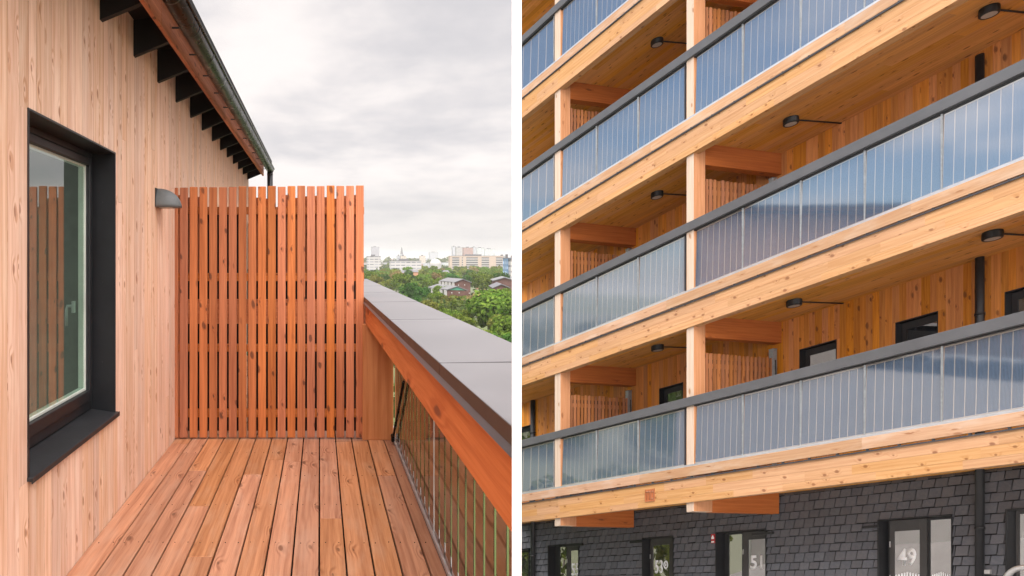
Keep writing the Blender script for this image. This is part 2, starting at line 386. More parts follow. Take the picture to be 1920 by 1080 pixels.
# window
win = thing('window', None, None, (XW, (W0+W1)/2, WB)); win.parent = house; win.location = (0, (W0+W1)/2-5, WB)
XG = XW-.137
b = MB(); e = .008
b.box((XG-.05, W0-e, WB-.012), (XW+.006, W0+.002, WT+e)); b.box((XG-.05, W1-.002, WB-.012), (XW+.006, W1+e, WT+e)); b.box((XG-.05, W0+.002, WT-.002), (XW+.006, W1-.002, WT+e))
for z in (.95, 1.45, 1.95): b.tube([(XG+.06, W1-.001, z), (XG+.06, W1-.006, z)], .005, 8)
b.build('reveal', 'black', win)
b = MB(); b.hexa([(XG-.05, W0-.01, .652), (XW+.020, W0-.01, WB-.014), (XW+.020, W1+.03, WB-.014), (XG-.05, W1+.03, .652), (XG-.05, W0-.01, .666), (XW+.022, W0-.01, WB+.004), (XW+.022, W1+.03, WB+.004), (XG-.05, W1+.03, .666)])
b.box((XW+.020, W0-.012, WB-.022), (XW+.025, W1+.032, WB+.006))
bevel(b.build('sill', 'sill', win), .002)
def ring(name, x0, x1, y0, y1, z0, z1, l, r, bt, tp, mat, par):
    b = MB(); b.box((x0, y0, z0), (x1, y0+l, z1)); b.box((x0, y1-r, z0), (x1, y1, z1)); b.box((x0, y0+l, z0), (x1, y1-r, z0+bt)); b.box((x0, y0+l, z1-tp), (x1, y1-r, z1))
    return bevel(b.build(name, mat, par), .003)
ring('frame', XG-.07, XG, W0+.002, W1-.002, .667, WT-.002, .06, .045, .06, .035, 'black', win)
ring('sash', XG-.06, XG+.012, W0+.06, W1-.047, .725, 2.21, .06, .038, .065, .042, 'black', win)
ring('glazing_bead', XG-.055, XG-.012, W0+.12, W1-.083, .79, 2.168, .02, .02, .018, .012, 'bead', win)
b = MB(); b.box((XG-.024, W0+.138, .806), (XG-.018, W1-.101, 2.158)); b.build('pane', 'glass', win)
b = MB(); b.box((XG-.075, W1-.16, 1.27), (XG-.060, W1-.13, 1.34)); b.tube([(XG-.065, W1-.145, 1.31), (XG-.105, W1-.145, 1.31), (XG-.11, W1-.145, 1.29), (XG-.11, W1-.145, 1.19)], .009, 8); b.build('handle', 'handle', win)
b = MB(); b.box((-3.6, 2.0, -.05), (XW-.2, 6.2, .0)); b.box((-3.6, 2.0, 2.7), (XW-.2, 6.2, 2.75)); b.box((-3.6, 1.95, 0), (XW-.2, 2.0, 2.7)); b.box((-3.6, 6.2, 0), (XW-.2, 6.25, 2.7))
b.build('room', 'room', house)
# wall lamp: quarter dome shade
lamp = thing('wall_lamp', 'small grey half dome lamp on the pale larch wall beside the red slatted screen', 'wall lamp', (XW, 5.5, 2.0))
b = MB(); nu, nv = 18, 10; grid = []
for i in range(nu+1):
    a = math.pi*i/nu
    row = []
    for j in range(nv+1):
        t_ = (math.pi/2)*j/nv
        rx = .185*math.cos(t_) if j < nv else 0.0
        row.append(b.pt((XW+.004+rx*math.sin(a), 5.5+.105*math.cos(a)*(math.cos(t_)**.9 if j < nv else 0), 2.0+.152*math.sin(t_))))
    grid.append(row)
for i in range(nu):
    for j in range(nv):
        b.f.append([grid[i][j], grid[i+1][j], grid[i+1][j+1], grid[i][j+1]]); b.r.append(.5); b.sm.append(True); b.uv += [(0, 0)]*4
b.f.append([grid[i][0] for i in range(nu, -1, -1)]); b.r.append(.5); b.sm.append(False); b.uv += [(0, 0)]*(nu+1)
b.build('lamp_shade', 'lampgrey', lamp)
b = MB(); b.box((XW+.001, 5.5-.105, 2.0), (XW+.006, 5.5+.105, 2.148)); b.build('back_plate', 'black', lamp)
b = MB(); b.box((XW+.02, 5.43, 1.996), (XW+.12, 5.57, 1.9995)); b.build('lens', 'lens', lamp)

# deck
deck = thing('timber_deck', 'reddish brown plank deck with dark gaps running along the larch wall to the slatted screen', 'deck', (-.3, 3, 0))
b = MB(); PITCH = .1415
for k in range(-9, 5):
    x0 = k*PITCH-.004+.0045; x1 = (k+1)*PITCH-.004-.0045
    if k == 4: x1 = .640
    if k == -9: x0 = XW+.004
    yb = R.uniform(-2.5, -1.2)
    while yb < 11.3:
        y2 = min(yb+R.uniform(2.4, 4.4), 11.4); dz = R.uniform(-.0015, .0008)
        b.box((x0, yb+.001, -.027+dz), (x1, y2-.001, dz), 1); yb = y2
bevel(b.build('boards', 'deck', deck), .003)
b = MB()
for k in range(-9, 5):
    for jy in [.9+.6*i for i in range(9)]:
        for s in (.03, PITCH-.035):
            if k == 4 and s > .05: continue
            xx = k*PITCH+s+R.uniform(-.004, .004); yy = jy+R.uniform(-.008, .008)
            if xx < XW+.02: continue
            b.tube([(xx, yy, -.003), (xx, yy, .0022)], .0032, 6)
b.build('screw', 'rafter', deck)['kind'] = 'stuff'
b = MB()
for jy in [-1.2+.6*i for i in range(21)]: b.box((XW+.01, jy, -.15), (.64, jy+.045, -.03))
b.box((XW, -2, -.40), (.74, 11.4, -.16))
b.build('joists', 'rafter', deck)

# slatted privacy screen
scr = thing('privacy_screen', 'tall red stained slatted screen standing across the far end of the deck', 'privacy screen', (-.45, YS, 0))
sp_, sw = .0866, .069
for i in range(20):
    x0 = (327-PX)/FP*YS-sw/2+i*sp_*1.0; zt = 2.225+i*.001+R.uniform(-.004, .004)
    ln = R.uniform(-.001, .001)
    b = MB(); b.hexa([(x0, YS-.024, .012), (x0+sw, YS-.024, .012), (x0+sw, YS, .012), (x0, YS, .012), (x0+ln, YS-.024, zt), (x0+sw+ln, YS-.024, zt), (x0+sw+ln, YS, zt), (x0+ln, YS, zt)], 2)
    bevel(b.build('slat', 'slat', scr), .003)
for i in range(19):
    x0 = (327-PX)/FP*YS+sw/2+i*sp_
    if i in (3, 4): x0 -= .022 - .004*i; z0, z1 = .05, 2.06
    elif i == 7: x0 += .030; z0, z1 = .05, 1.5
    else: z0, z1 = .05, 2.06
    b = MB(); red = i in (0, 1, 2, 8, 9) or i > 10
    if red:
        b.box((x0-.028, YS+.047, 1.46), (x0+.040, YS+.066, 2.15+R.uniform(-.02, .02)), 2); b.build('back_slat', 'slat', scr)
        b = MB()
    b.box((x0-.030, YS+.070, z0), (x0+(.036 if i in (3, 4) else .048), YS+.074, z1)); b.build('gap_shade', 'rafter', scr)  # black sheet added so the gaps between slats look shaded
zr = lambda y: EYE+(PY-y)/FP*(YS+.01)
for ya, yb in ((388, 402), (512, 527), (561, 607), (645, 659), (767, 782)):
    b = MB(); b.box((XW+.01, YS+.0015, zr(yb)), (.392, YS+.045, zr(ya)), 0); bevel(b.build('rail', 'slat', scr), .002)
b = MB(); b.box((XW+.01, YS+.002, .0), (XW+.055, YS+.045, 2.1), 2); b.build('wall_batten', 'slat', scr)

# railing of the deck
rail = thing('balcony_railing', 'low railing right of the deck: grey metal coping on a red beam over solar glass', 'railing', (.6, 5, 0))
CUT = (970-PX)/FP
clipL = ((0, 0, 0), (-1, CUT, 0))
XI, XO, ZC = .393, .767, 1.257
seams = [.7, 2.27, 3.87, 5.42, 6.95, 8.5, 10.0, 11.4]
for y0, y1 in zip(seams[:-1], seams[1:]):
    tilt = R.uniform(.002, .005)
    b = MB(); b.hexa([(XI, y0+.006, ZC-.006), (XO, y0+.020, ZC-.006), (XO, y1, ZC-.006), (XI, y1, ZC-.006), (XI, y0+.006, ZC), (XO, y0+.020, ZC+tilt), (XO, y1, ZC-.001+tilt), (XI, y1, ZC-.001)], 1)
    p = b.build('coping_panel', 'coping', rail, clipL)
    b = MB(); b.box((XI-.002, y0+.004, ZC-.040), (XI+.004, y1, ZC-.001), 1); b.box((XO-.004, y0+.004, ZC-.06), (XO+.002, y1, ZC-.002), 1)
    b.build('edge', 'copingedge', p, clipL)
    b = MB(); b.hexa([(XI-.012, y0, ZC-.055), (XI-.003, y0, ZC-.043), (XI-.003, y1, ZC-.043), (XI-.012, y1, ZC-.055), (XI-.010, y0, ZC-.053), (XI-.001, y0, ZC-.040), (XI-.001, y1, ZC-.040), (XI-.010, y1, ZC-.053)])
    b.build('drip_lip', 'lip', p, clipL)
b = MB(); b.box((.404, .5, 1.02), (.645, 11.4, ZC-.045), 1, .5); b.box((.68, .5, 1.0), (.745, 11.4, ZC-.065), 1); bevel(b.build('beam', 'beam', rail, clipL), .003)
b = MB(); b.box((XI+.02, .5, ZC-.044), (XO-.01, 11.4, ZC-.008)); b.build('packer', 'black', rail, clipL)
b = MB(); b.box((.374, 6.09, 0.001), (.645, 6.36, 1.019), 2, .5); bevel(b.build('post', 'post', rail), .004)
for y0, y1 in ((1.2, 3.985), (3.995, 6.08), (6.4, 9.0), (9.02, 11.4)):
    n = max(1, round((y1-y0)/1.35)); uo = 0
    def q(x): return [(x, y1, .02), (x, y0, .02), (x, y0, 1.03), (x, y1, 1.03)]
    k = (y1-y0)/1.39
    b = MB(); uvq = [(0, .0), (k, .0), (k, 1), (0, 1)]
    b.face(q(.655), [(a, .03+.94*c) for a, c in uvq]); b.face(q(.6575)[::-1], [(a, .03+.94*c) for a, c in uvq[::-1]])
    b.build('glass_panel', 'solarin', rail, clipL)
b = MB(); b.box((.641, .8, .001), (.654, 11.4, .022), 1); b.box((.668, .8, -.04), (.69, 11.4, .03), 1); b.box((.653, 3.984, .02), (.669, 3.996, 1.018)); b.build('bottom_track', 'alu', rail, clipL)
b = MB(); b.tube([(.632, 6.02, .03), (.636, 5.27, .66)], .011, 8); b.tube([(.632, 5.99, .02), (.632, 6.05, .06)], .016, 8); b.build('brace', 'gutter', rail)
# white strip added to divide the deck from the apartment house, shaped as a post
pn = (978-PX)/FP
d0 = Vector((pn, 1, 0)).normalized(); nrm = Vector((-d0.y, d0.x, 0))
A = Vector((pn*1.34, 1.34, 0)); B = Vector((pn*1.42, 1.42, 0)); th = .0180
b = MB(); q = [A, B, B+nrm*th, A+nrm*th]
b.hexa([tuple(q[0]+Vector((0, 0, -.4))), tuple(q[1]+Vector((0, 0, -.4))), tuple(q[2]+Vector((0, 0, -.4))), tuple(q[3]+Vector((0, 0, -.4))), tuple(q[0]+Vector((0, 0, 3.3))), tuple(q[1]+Vector((0, 0, 3.3))), tuple(q[2]+Vector((0, 0, 3.3))), tuple(q[3]+Vector((0, 0, 3.3)))])
single(b.build('white_divider', 'white'), 'slim tall white divider added at the near end of the deck railing', 'post')

# ================================================================== RIGHT: apartment house stepping down the slope
BSL, FA = 740.0/FP, 13.0
SLOPE = (1113-PY)/FP
NRM = math.sqrt(1+BSL*BSL)
Y978 = FP*FA/(978-PX+740)
def P(u, v, h):
    Y0 = Y978-u/NRM
    X = FA-BSL*Y0+.985*v; Y = Y0+.173*v
    return (X, Y, EYE-SLOPE*Y+h)
KV = .985+BSL*.173
def yv(x, v=0): return FP*(FA+KV*v)/(x-PX+740)
def U(x, v=0): return (Y978-(yv(x, v)-.173*v))*NRM
def H(y, x, v=0): return (1113-y)*yv(x, v)/FP
clipR = ((0, 0, 0), (1, -(971-PX)/FP, 0))
UL, UR = -2.6, 11.2
VW = 1.72
LV = [0, 2.97, 5.9, 8.78, 11.7]
apt = thing('apartment_building', 'timber apartment house with long stacked balconies over a dark slate ground floor', 'building', P(4, VW, -1.2))
NUMS = ['first', 'second', 'third', 'fourth', 'fifth']
cols = [(U(1040), U(1050.5)), (U(1287), U(1300.5)), (U(1945), U(1969))]
def rows(b, u0, u1, cells, lmin, lmax, g=0):
    for (v0, v1, h0, h1) in cells:
        u = u0-R.uniform(0, lmin)
        while u < u1:
            ue = u+R.uniform(lmin, lmax); b.box((max(u, u0), v0, h0), (min(ue, u1), v1, h1), g); u = ue
for k, L in enumerate(LV):
    b = MB(P); b.box((UL, .0, 1.78+L), (UR, 1.9, 1.94+L)); b.build('floor_slab', 'paving', apt, clipR)
    b = MB(P); rows(b, UL, UR, [(.10+.118*i, .10+.118*(i+1)-.0008, 1.742+L, 1.775+L) for i in range(14)], 2.0, 4.5); b.build('ceiling', 'soffit', apt, clipR)
    b = MB(P); hh = [1.55, 1.66, 1.80, 1.95]
    rows(b, UL, UR, [(-.04, .098, hh[i]+L, hh[i+1]+L-(.0025 if i < 2 else 0)) for i in range(3)], .55, 1.5); b.build('fascia_beam', 'fascia', apt, clipR)
    if k < 4 or True:
        b = MB(P); u = UL
        wins = [(U(948, VW), U(995, VW)), (U(1236, VW), U(1281, VW)), (U(1499, VW), U(1569, VW)), (U(1679, VW), U(1759, VW)), (U(1884, VW), U(1980, VW))] if k == 0 else []
        while u < UR:
            w = R.choice([.075, .09, .09, .105]); u2 = u+w; h0, h1 = 1.95+L, 4.76+L if k == 0 else 1.74+LV[min(k+1, 4)] if k < 4 else 4.7+L
            hit = [q for q in wins if u2 > q[0]+.001 and u < q[1]-.001]
            if hit:
                a, c = hit[0]
                b.box((u, VW, 4.15), (u2, VW+.02, h1), 2); b.box((u, VW, h0), (u2, VW+.02, 2.7), 2)
                if u < a: b.box((u, VW, 2.7), (a, VW+.02, 4.15), 2)
                if u2 > c: b.box((c, VW, 2.7), (u2, VW+.02, 4.15), 2)
            else: b.box((u+.0008, VW+R.uniform(-.001, .001), h0), (u2-.0008, VW+.02, h1), 2)
            u = u2
        b.build('rear_wall', 'rear', apt, clipR)
        for (a, c) in wins:
            wd = thing('window', None, None, P((a+c)/2, VW, 2.7)); wd.parent = apt; wd.location = Vector(P((a+c)/2, VW, 2.7))-apt.location
            b = MB(P); b.box((a, VW-.004, 2.7), (a+.012, VW+.16, 4.15)); b.box((c-.012, VW-.004, 2.7), (c, VW+.16, 4.15)); b.box((a+.012, VW-.004, 4.135), (c-.012, VW+.16, 4.15)); b.box((a+.012, VW-.01, 2.68), (c-.012, VW+.16, 2.71))
            b.build('reveal', 'black', wd, clipR)
            b = MB(P); f0, f1 = VW+.10, VW+.15; b.box((a+.012, f0, 2.71), (a+.07, f1, 4.135)); b.box((c-.05, f0, 2.71), (c-.012, f1, 4.135)); b.box((a+.07, f0, 4.03), (c-.05, f1, 4.135)); b.box((a+.07, f0, 2.71), (c-.05, f1, 2.80))
            b.build('frame', 'black', wd, clipR)
            b = MB(P); b.box((a+.07, VW+.122, 2.8), (c-.05, VW+.13, 4.03)); b.build('pane', 'pane', wd, clipR)
    hb = 1.95+L; ht = 1.742+(LV[k+1] if k < 4 else L+2.95)
    for (a, c) in cols:
        b = MB(P); b.box((a, .0, hb), (c, .225, ht), 2, .5)
        o = b.build('column', 'column', apt); bevel(o, .004)
        o.data.materials.append(M['colshade'])  # second, shaded tone of the same timber for sides and back
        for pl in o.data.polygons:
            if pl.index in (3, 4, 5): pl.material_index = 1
        b = MB(P); b.box((a+.004, .227, ht-.36), (c-.004, VW-.002, ht), 1, .5); bevel(b.build('cross_beam', 'cross', apt), .003)
# column stubs and beams under the lowest balcony
for (a, c) in cols:
    b = MB(P); b.box((a, .0, 1.39), (c, .36, 1.741), 2, .5); o = b.build('column', 'column', apt); bevel(o, .004); o.data.materials.append(M['colshade'])
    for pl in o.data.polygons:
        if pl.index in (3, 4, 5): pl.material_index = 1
    b = MB(P); b.box((a+.004, .362, 1.385), (c-.004, VW-.05, 1.741), 1, .5); bevel(b.build('cross_beam', 'cross', apt), .003)
# roof, base, end wall, back
b = MB(P); b.box((UL, -.1, 14.65), (UR, 9, 14.95)); b.build('roof', 'black', apt, clipR)
b = MB(P); b.box((UL, 1.95, -1.3), (UR, 9, 14.6)); b.build('core', 'render', apt, clipR)
# slate ground floor
b = MB(P); doors = {'55': (1029, 1085.5, .0), '53': (1206, 1263, 0), '51': (1344, 1437, 0), '49': (1648, 1786, 0)}
holes = [(U(p[0], VW), U(p[1], VW), -1.2, 1.15) for p in doors.values()]+[(U(1888, VW), U(2080, VW), -.6, 1.16), (U(935, VW), U(994, VW), -.6, 1.10)]
b.box((UL, VW+.05, -1.2), (UR, VW+.06, 1.76))
bk = b
hrow = -1.2; i = 0; jt = 0; b = MB(P); tw = .152
while hrow < 1.74:
    hh_ = .132 if i % 2 else .158; u = UL+(tw/2 if i % 2 else 0)
    while u < UR:
        u2 = u+tw; top = min(hrow+hh_-.012, 1.745)
        a, c2 = u+.007, u2-.007
        hs = [q for q in holes if c2 > q[0] and a < q[1] and hrow < q[3]-.02 and hrow+hh_ > q[2]]
        spans = [(a, c2)]
        for q in hs:
            spans = [s for (x, z) in spans for s in ((x, min(z, q[0])), (max(x, q[1]), z)) if s[1]-s[0] > .004]
        jt += 1; dz = R.uniform(-.004, .004)+(.004 if jt % 2 else -.004); pv = R.uniform(0, .003)
        spans = [(x, z, hrow+dz) for x, z in spans]
        for q in hs:
            if hrow+hh_ > q[3]: spans.append((max(a, q[0]), min(c2, q[1]), q[3]+.003))
        for (x, z, zb) in spans:
            for q in holes:
                if z > q[0]+.001 and x < q[1]-.001 and zb > q[3]-.05: zb = max(zb, q[3]+.003)
            if top-zb < .01 or z-x < .004: continue
            b.hexa([(x, VW-.011-pv, zb), (z, VW-.011-pv, zb), (z, VW+.012, zb), (x, VW+.012, zb), (x, VW+.018, top), (z, VW+.018, top), (z, VW+.025, top), (x, VW+.025, top)], 2)
        u = u2
    hrow += hh_; i += 1
b.build('slate_wall', 'slate', apt, clipR)
b = MB(P)
segs = sorted([(q[0], q[1]) for q in holes]); u = UL
for (a, c2) in segs: b.box((u, VW+.026, -1.2), (a, VW+.05, 1.76)); u = c2
b.box((u, VW+.026, -1.2), (UR, VW+.05, 1.76))
for q in holes: b.box((q[0], VW+.026, q[3]), (q[1], VW+.05, 1.76)); 
b.box((UL, VW+.30, -1.2), (UR, VW+.32, 1.76))
b.build('wall_backing', 'rafter', apt, clipR)

def text_mesh(name, txt, u0, h0, w, hgt, v, par, mat='number', bold=.02, fn=P, depth=.004):
    cu = bpy.data.curves.new('lettering', 'FONT'); cu.body = txt; cu.size = 1; cu.offset = bold; cu.extrude = .0; cu.resolution_u = 3
    ob = bpy.data.objects.new('lettering', cu); COL.objects.link(ob)
    me = bpy.data.meshes.new_from_object(ob); bpy.data.objects.remove(ob); bpy.data.curves.remove(cu)
    xs = [q.co.x for q in me.vertices]; ys = [q.co.y for q in me.vertices]
    x0, x1, y0, y1 = min(xs), max(xs), min(ys), max(ys)
    bm = bmesh.new(); bm.from_mesh(me)
    r = bmesh.ops.extrude_face_region(bm, geom=bm.faces[:])
    for q in [g for g in r['geom'] if isinstance(g, bmesh.types.BMVert)]: q.co.z -= 1
    bmesh.ops.recalc_face_normals(bm, faces=bm.faces[:]); bm.to_mesh(me); bm.free()
    for q in me.vertices:
        q.co = Vector(fn(u0+(q.co.x-x0)/(x1-x0)*w, v-(depth if q.co.z < -.5 else 0), h0+(q.co.y-y0)/(y1-y0)*hgt))
    me.materials.append(M[mat]); o = bpy.data.objects.new(name, me); COL.objects.link(o)
    if par: adopt(o, par)
    return o
VD = VW+.12       # door plane
def px_u(x): return U(x, VW)
def door(num, outer, leaf, glassx, gtop, side, closer, numx, numy):
    a, c = px_u(outer[0]), px_u(outer[1]); h1 = 1.15
    dr = thing('door', None, None); dr.parent = apt; dr.location = Vector(P((a+c)/2, VW, -1.2))-apt.location
    dr['label'] = 'dark glazed entrance door numbered '+num
    b = MB(P); b.box((a, VW-.03, -1.2), (a+.015, VD+.08, h1)); b.box((c-.006, VW-.018, -1.2), (c+.006, VD+.08, h1)); b.box((a+.015, VW-.03, h1-.015), (c-.006, VD+.08, h1)); b.build('reveal', 'black', dr, clipR)
    u = lambda x: U(x, VD)
    l0, l1 = u(leaf[0]), min(u(leaf[1]), c-.007); g0, g1 = u(glassx[0]), min(u(glassx[1]), l1-.012); ht = h1-.02; gt = H(gtop, (glassx[0]+glassx[1])/2, VD)
    b = MB(P); b.box((l0, VD, -1.18), (g0, VD+.05, ht)); b.box((g1, VD, -1.18), (l1, VD+.05, ht)); b.box((g0, VD, gt), (g1, VD+.05, ht)); b.box((g0, VD, -1.18), (g1, VD+.05, -.95)); bevel(b.build('leaf_frame', 'dframe', dr, clipR), .003)
    b = MB(P); b.box((g0, VD+.02, -.95), (g1, VD+.028, gt)); b.build('pane', 'doorglass', dr, clipR)
    if side:
        s0, s1 = max(u(side[0]), a+.016), min(u(side[1]), c-.008); f = .02
        b = MB(P); b.box((s0, VD+.005, -1.18), (s0+f, VD+.05, ht)); b.box((s1-f, VD+.005, -1.18), (s1, VD+.05, ht)); b.box((s0+f, VD+.005, ht-.035), (s1-f, VD+.05, ht)); b.box((s0+f, VD+.005, -1.18), (s1-f, VD+.05, -1.1)); b.build('sidelight_frame', 'black', dr, clipR)
        b = MB(P); b.box((s0+f, VD+.02, -1.1), (s1-f, VD+.028, ht-.035)); b.build('sidelight', 'doorglass', dr, clipR)
    else: s0, s1 = a, a
    b = MB(P); b.box((a+.015, VD+.03, -1.19), (c-.015, VD+.06, ht)); b.build('lining', 'black', dr, clipR)
    # closer: body on the leaf and its arm standing out
    b = MB(P); ca, cb, cy = closer; vv = VW-.02
    b.box((U(ca, vv), vv-.03, H(cy+3, ca, vv)), (U(cb, vv), vv, H(cy-1.5, ca, vv))); b.build('closer', 'black', dr)
    n0, n1 = u(numx[0]), u(numx[1]); xm = (numx[0]+numx[1])/2
    text_mesh('house_number', num, n0, H(numy[1], xm, VD), n1-n0, H(numy[0], xm, VD)-H(numy[1], xm, VD), VD+.018, dr, bold=.012 if num[1] in '35' else .024)
    for hy in (.72, .2):
        b = MB(P); b.box((l0+.004, VD-.012, hy), (l0+.016, VD, hy+.09)); b.build('hinge', 'hinge', dr)
    return dr, g0, g1, gt
door('55', doors['55'], (1063, 1090), (1069, 1086.5), 1032, (1048, 1063), (1064, 1094, 1022), (1070, 1084.5), (1056, 1080))
dr53, g0, g1, gt = door('53', doors['53'], (1219, 1262), (1223.5, 1255), 1022, None, (1183, 1207, 1016), (1226.5, 1241), (1050, 1075))
b = MB(P); uc, hc = U(1247, VD), H(1059, 1247, VD)
n = 20
for j in range(n):
    a0, a1 = 2*math.pi*j/n, 2*math.pi*(j+1)/n
    b.face([(uc+r*.6*math.cos(a), VD+.015, hc+r*math.sin(a)) for r, a in ((.085, a0), (.085, a1), (.05, a1), (.05, a0))])
    b.face([(uc+.025*.6*math.cos(a), VD+.015, hc+.03*math.sin(a)) for a in (a0, a1)]+[(uc, VD+.015, hc)])
b.build('round_symbol', 'number', dr53)
door('51', doors['51'], (1393, 1440), (1402, 1437), 1011, (1364, 1393), (1412, 1451, 1001), (1405, 1428), (1041, 1067))
dr49, g0, g1, gt = door('49', doors['49'], (1668, 1738), (1676, 1724), 995, (1740, 1786), (1619, 1650, 988), (1681, 1716), (1028, 1061))
for (xa, xb) in ((1676, 1724), (1745, 1781)):     # striped white film along the foot of the panes of number 49
    b = MB(P); ua, ub = U(xa, VD), U(xb, VD); top = H(1072.5, (xa+xb)/2, VD); n = 9
    for j in range(n):
        s = (ub-ua)/n; b.face([(ua+s*j, VD+.016, top-.30), (ua+s*(j+.65), VD+.016, top-.30), (ua+s*(j+.95)*.97, VD+.016, top-.01*abs(j-4)), (ua+s*(j+.25), VD+.016, top-.01*abs(j-4))])
    b.build('striped_film', 'number', dr49)
# two ground-floor windows at the edges of the view
for (xa, xb, ht) in ((1888, 2080, 1.16), (935, 994, 1.10)):
    a, c = px_u(xa), px_u(xb)
    wd = thing('window', None, None); wd.parent = apt; wd.location = Vector(P((a+c)/2, VW, -.6))-apt.location
    b = MB(P); b.box((a, VW-.03, -.6), (a+.02, VD+.1, ht)); b.box((c-.02, VW-.03, -.6), (c, VD+.1, ht)); b.box((a+.02, VW-.03, ht-.02), (c-.02, VD+.1, ht)); b.box((a+.02, VW-.04, -.62), (c-.02, VD+.1, -.6)); b.build('reveal', 'black', wd, clipR)
    b = MB(P); b.box((a+.02, VD, -.6), (a+.05, VD+.05, ht-.02)); b.box((c-.05, VD, -.6), (c-.02, VD+.05, ht-.02)); b.box((a+.05, VD, ht-.07), (c-.05, VD+.05, ht-.02)); b.build('frame', 'dframe', wd, clipR)
    b = MB(P); b.box((a+.05, VD+.02, -.6), (c-.05, VD+.03, ht-.07)); b.build('pane', 'doorglass', wd, clipR)
# railings of the balconies
panel_px = [(926, 1037.5), (1053, 1117), (1118.5, 1195), (1196.5, 1283), (1303, 1391), (1392.5, 1499.5), (1500.5, 1619.5), (1621, 1764), (1766, 1942), (1972, 2190)]
where = ['lowest', 'second lowest', 'third', 'fourth', 'topmost']
for k, L in enumerate(LV):
    if k == 4: pass
    rl = thing('balcony_railing', {0: 'lowest solar glass balcony railing, directly above the slate ground floor', 1: 'second solar glass balcony railing above the slate wall, one floor over the lowest',
         2: 'third solar glass balcony railing above the slate wall, mirroring blue sky', 3: 'highest solar glass balcony railing in view, crossing the top corner by the white divider', 4: 'solar glass railing of the top balcony'}[k], 'railing', P(4, 0, 2+L), 'solar balcony railings')
    b = MB(P); b.box((UL, -.045, 3.185+L), (UR, .10, 3.335+L)); bevel(b.build('handrail', 'handrail', rl, clipR), .004)
    b = MB(P); b.box((UL, .005, 3.168+L), (UR, .05, 3.1845+L)); b.build('top_channel', 'black', rl, clipR)
    b = MB(P); rows(b, UL, UR, [(-.036, -.001, 1.992+L, 2.157+L)], 2.2, 3.8); bevel(b.build('kick_board', 'kick', rl, clipR), .003)
    b = MB(P); b.box((UL, -.026, 2.1585+L), (UR, .02, 2.192+L)); b.build('bottom_channel', 'alu', rl, clipR)
    b = MB(P); b.box((UL, -.066, 1.952+L), (UR, -.006, 1.965+L)); b.box((UL, -.068, 1.944+L), (UR, -.0655, 1.964+L))
    u = UL
    while u < UR: b.box((u, -.05, 1.966+L), (u+.012, -.01, 1.991+L)); u += .36
    b.build('flashing', 'spacer', rl, clipR)
    for j, (xa, xb) in enumerate(panel_px):
        a, c = U(xa), U(xb); h0, h1 = 2.193+L, 3.167+L; vv = .008
        b = MB(P)
        b.face([(a, vv, h0), (c, vv, h0), (c, vv+.030, h1), (a, vv+.030, h1)], [(0, 0), (1, 0), (1, 1), (0, 1)])
        b.face([(c, vv+.012, h0), (a, vv+.012, h0), (a, vv+.042, h1), (c, vv+.042, h1)], [(1, 0), (0, 0), (0, 1), (1, 1)])
        o = b.build('solar_panel', 'solar', rl, clipR)
        b = MB(P); b.box((c-.001, .000, h0), (c+.007, .03, h1)); b.build('panel_joint', 'spacer' if j in (3,) else 'galv', o, clipR)
# slatted screens beside the columns
LBS = {(0, 0): 'brown slatted screen behind the left pale column on the lowest balcony', (0, 1): 'brown slatted screen behind the left pale column on the second lowest balcony', (0, 2): 'brown slatted screen behind the left pale column on the third balcony up',
       (1, 0): 'brown slatted screen behind the right pale column on the lowest balcony', (1, 1): 'brown slatted screen behind the right pale column on the second lowest balcony', (1, 2): 'brown slatted screen behind the right pale column on the third balcony up'}
for (ci, k), lb in LBS.items():
    a, c = cols[ci]; L = LV[k]; um = (a+c)/2
    s = thing('slatted_screen', lb, 'privacy screen', P(um, .9, 1.95+L), 'slatted screens between balconies')
    v = .262; i = 0
    while v < 1.62:
        tp = 4.09+L+R.uniform(-.012, .012)
        b = MB(P); b.hexa([(um+.010, v, 1.98+L), (um+.034, v, 1.98+L), (um+.034, v+.058, 1.98+L), (um+.010, v+.058, 1.98+L), (um+.010, v+.008, tp), (um+.034, v+.008, tp), (um+.034, v+.05, tp), (um+.010, v+.05, tp)], 2)
        b.build('slat', 'fence', s); v += .079; i += 1
    b = MB(P)
    for h in (2.3, 3.1, 3.86): b.box((um-.03, .26, h+L), (um+.008, 1.66, h+.07+L), 1)
    b.build('backing', 'fence', s)
    b = MB(P); b.box((um-.060, .262, 1.98+L), (um-.045, 1.66, 4.02+L), 2); b.build('shade_sheet', 'rafter', s)  # added black sheet, stands in for the shade behind the slats
    if k in (0, 1):
        b = MB(P); b.box((um-.02, 1.555, 2.0+L), (um+.05, 1.64, 4.24+L), 2); b.box((um-.025, 1.55, 4.241+L), (um+.055, 1.645, 4.25+L)); bevel(b.build('steel_post', 'galv', s), .004)
        b = MB(P); b.tube([(um+.055, 1.60, 4.05+L), (um+.06, 1.60, 3.9+L), (um+.06, 1.62, 3.2+L)], .008, 6); b.build('cable', 'black', s)
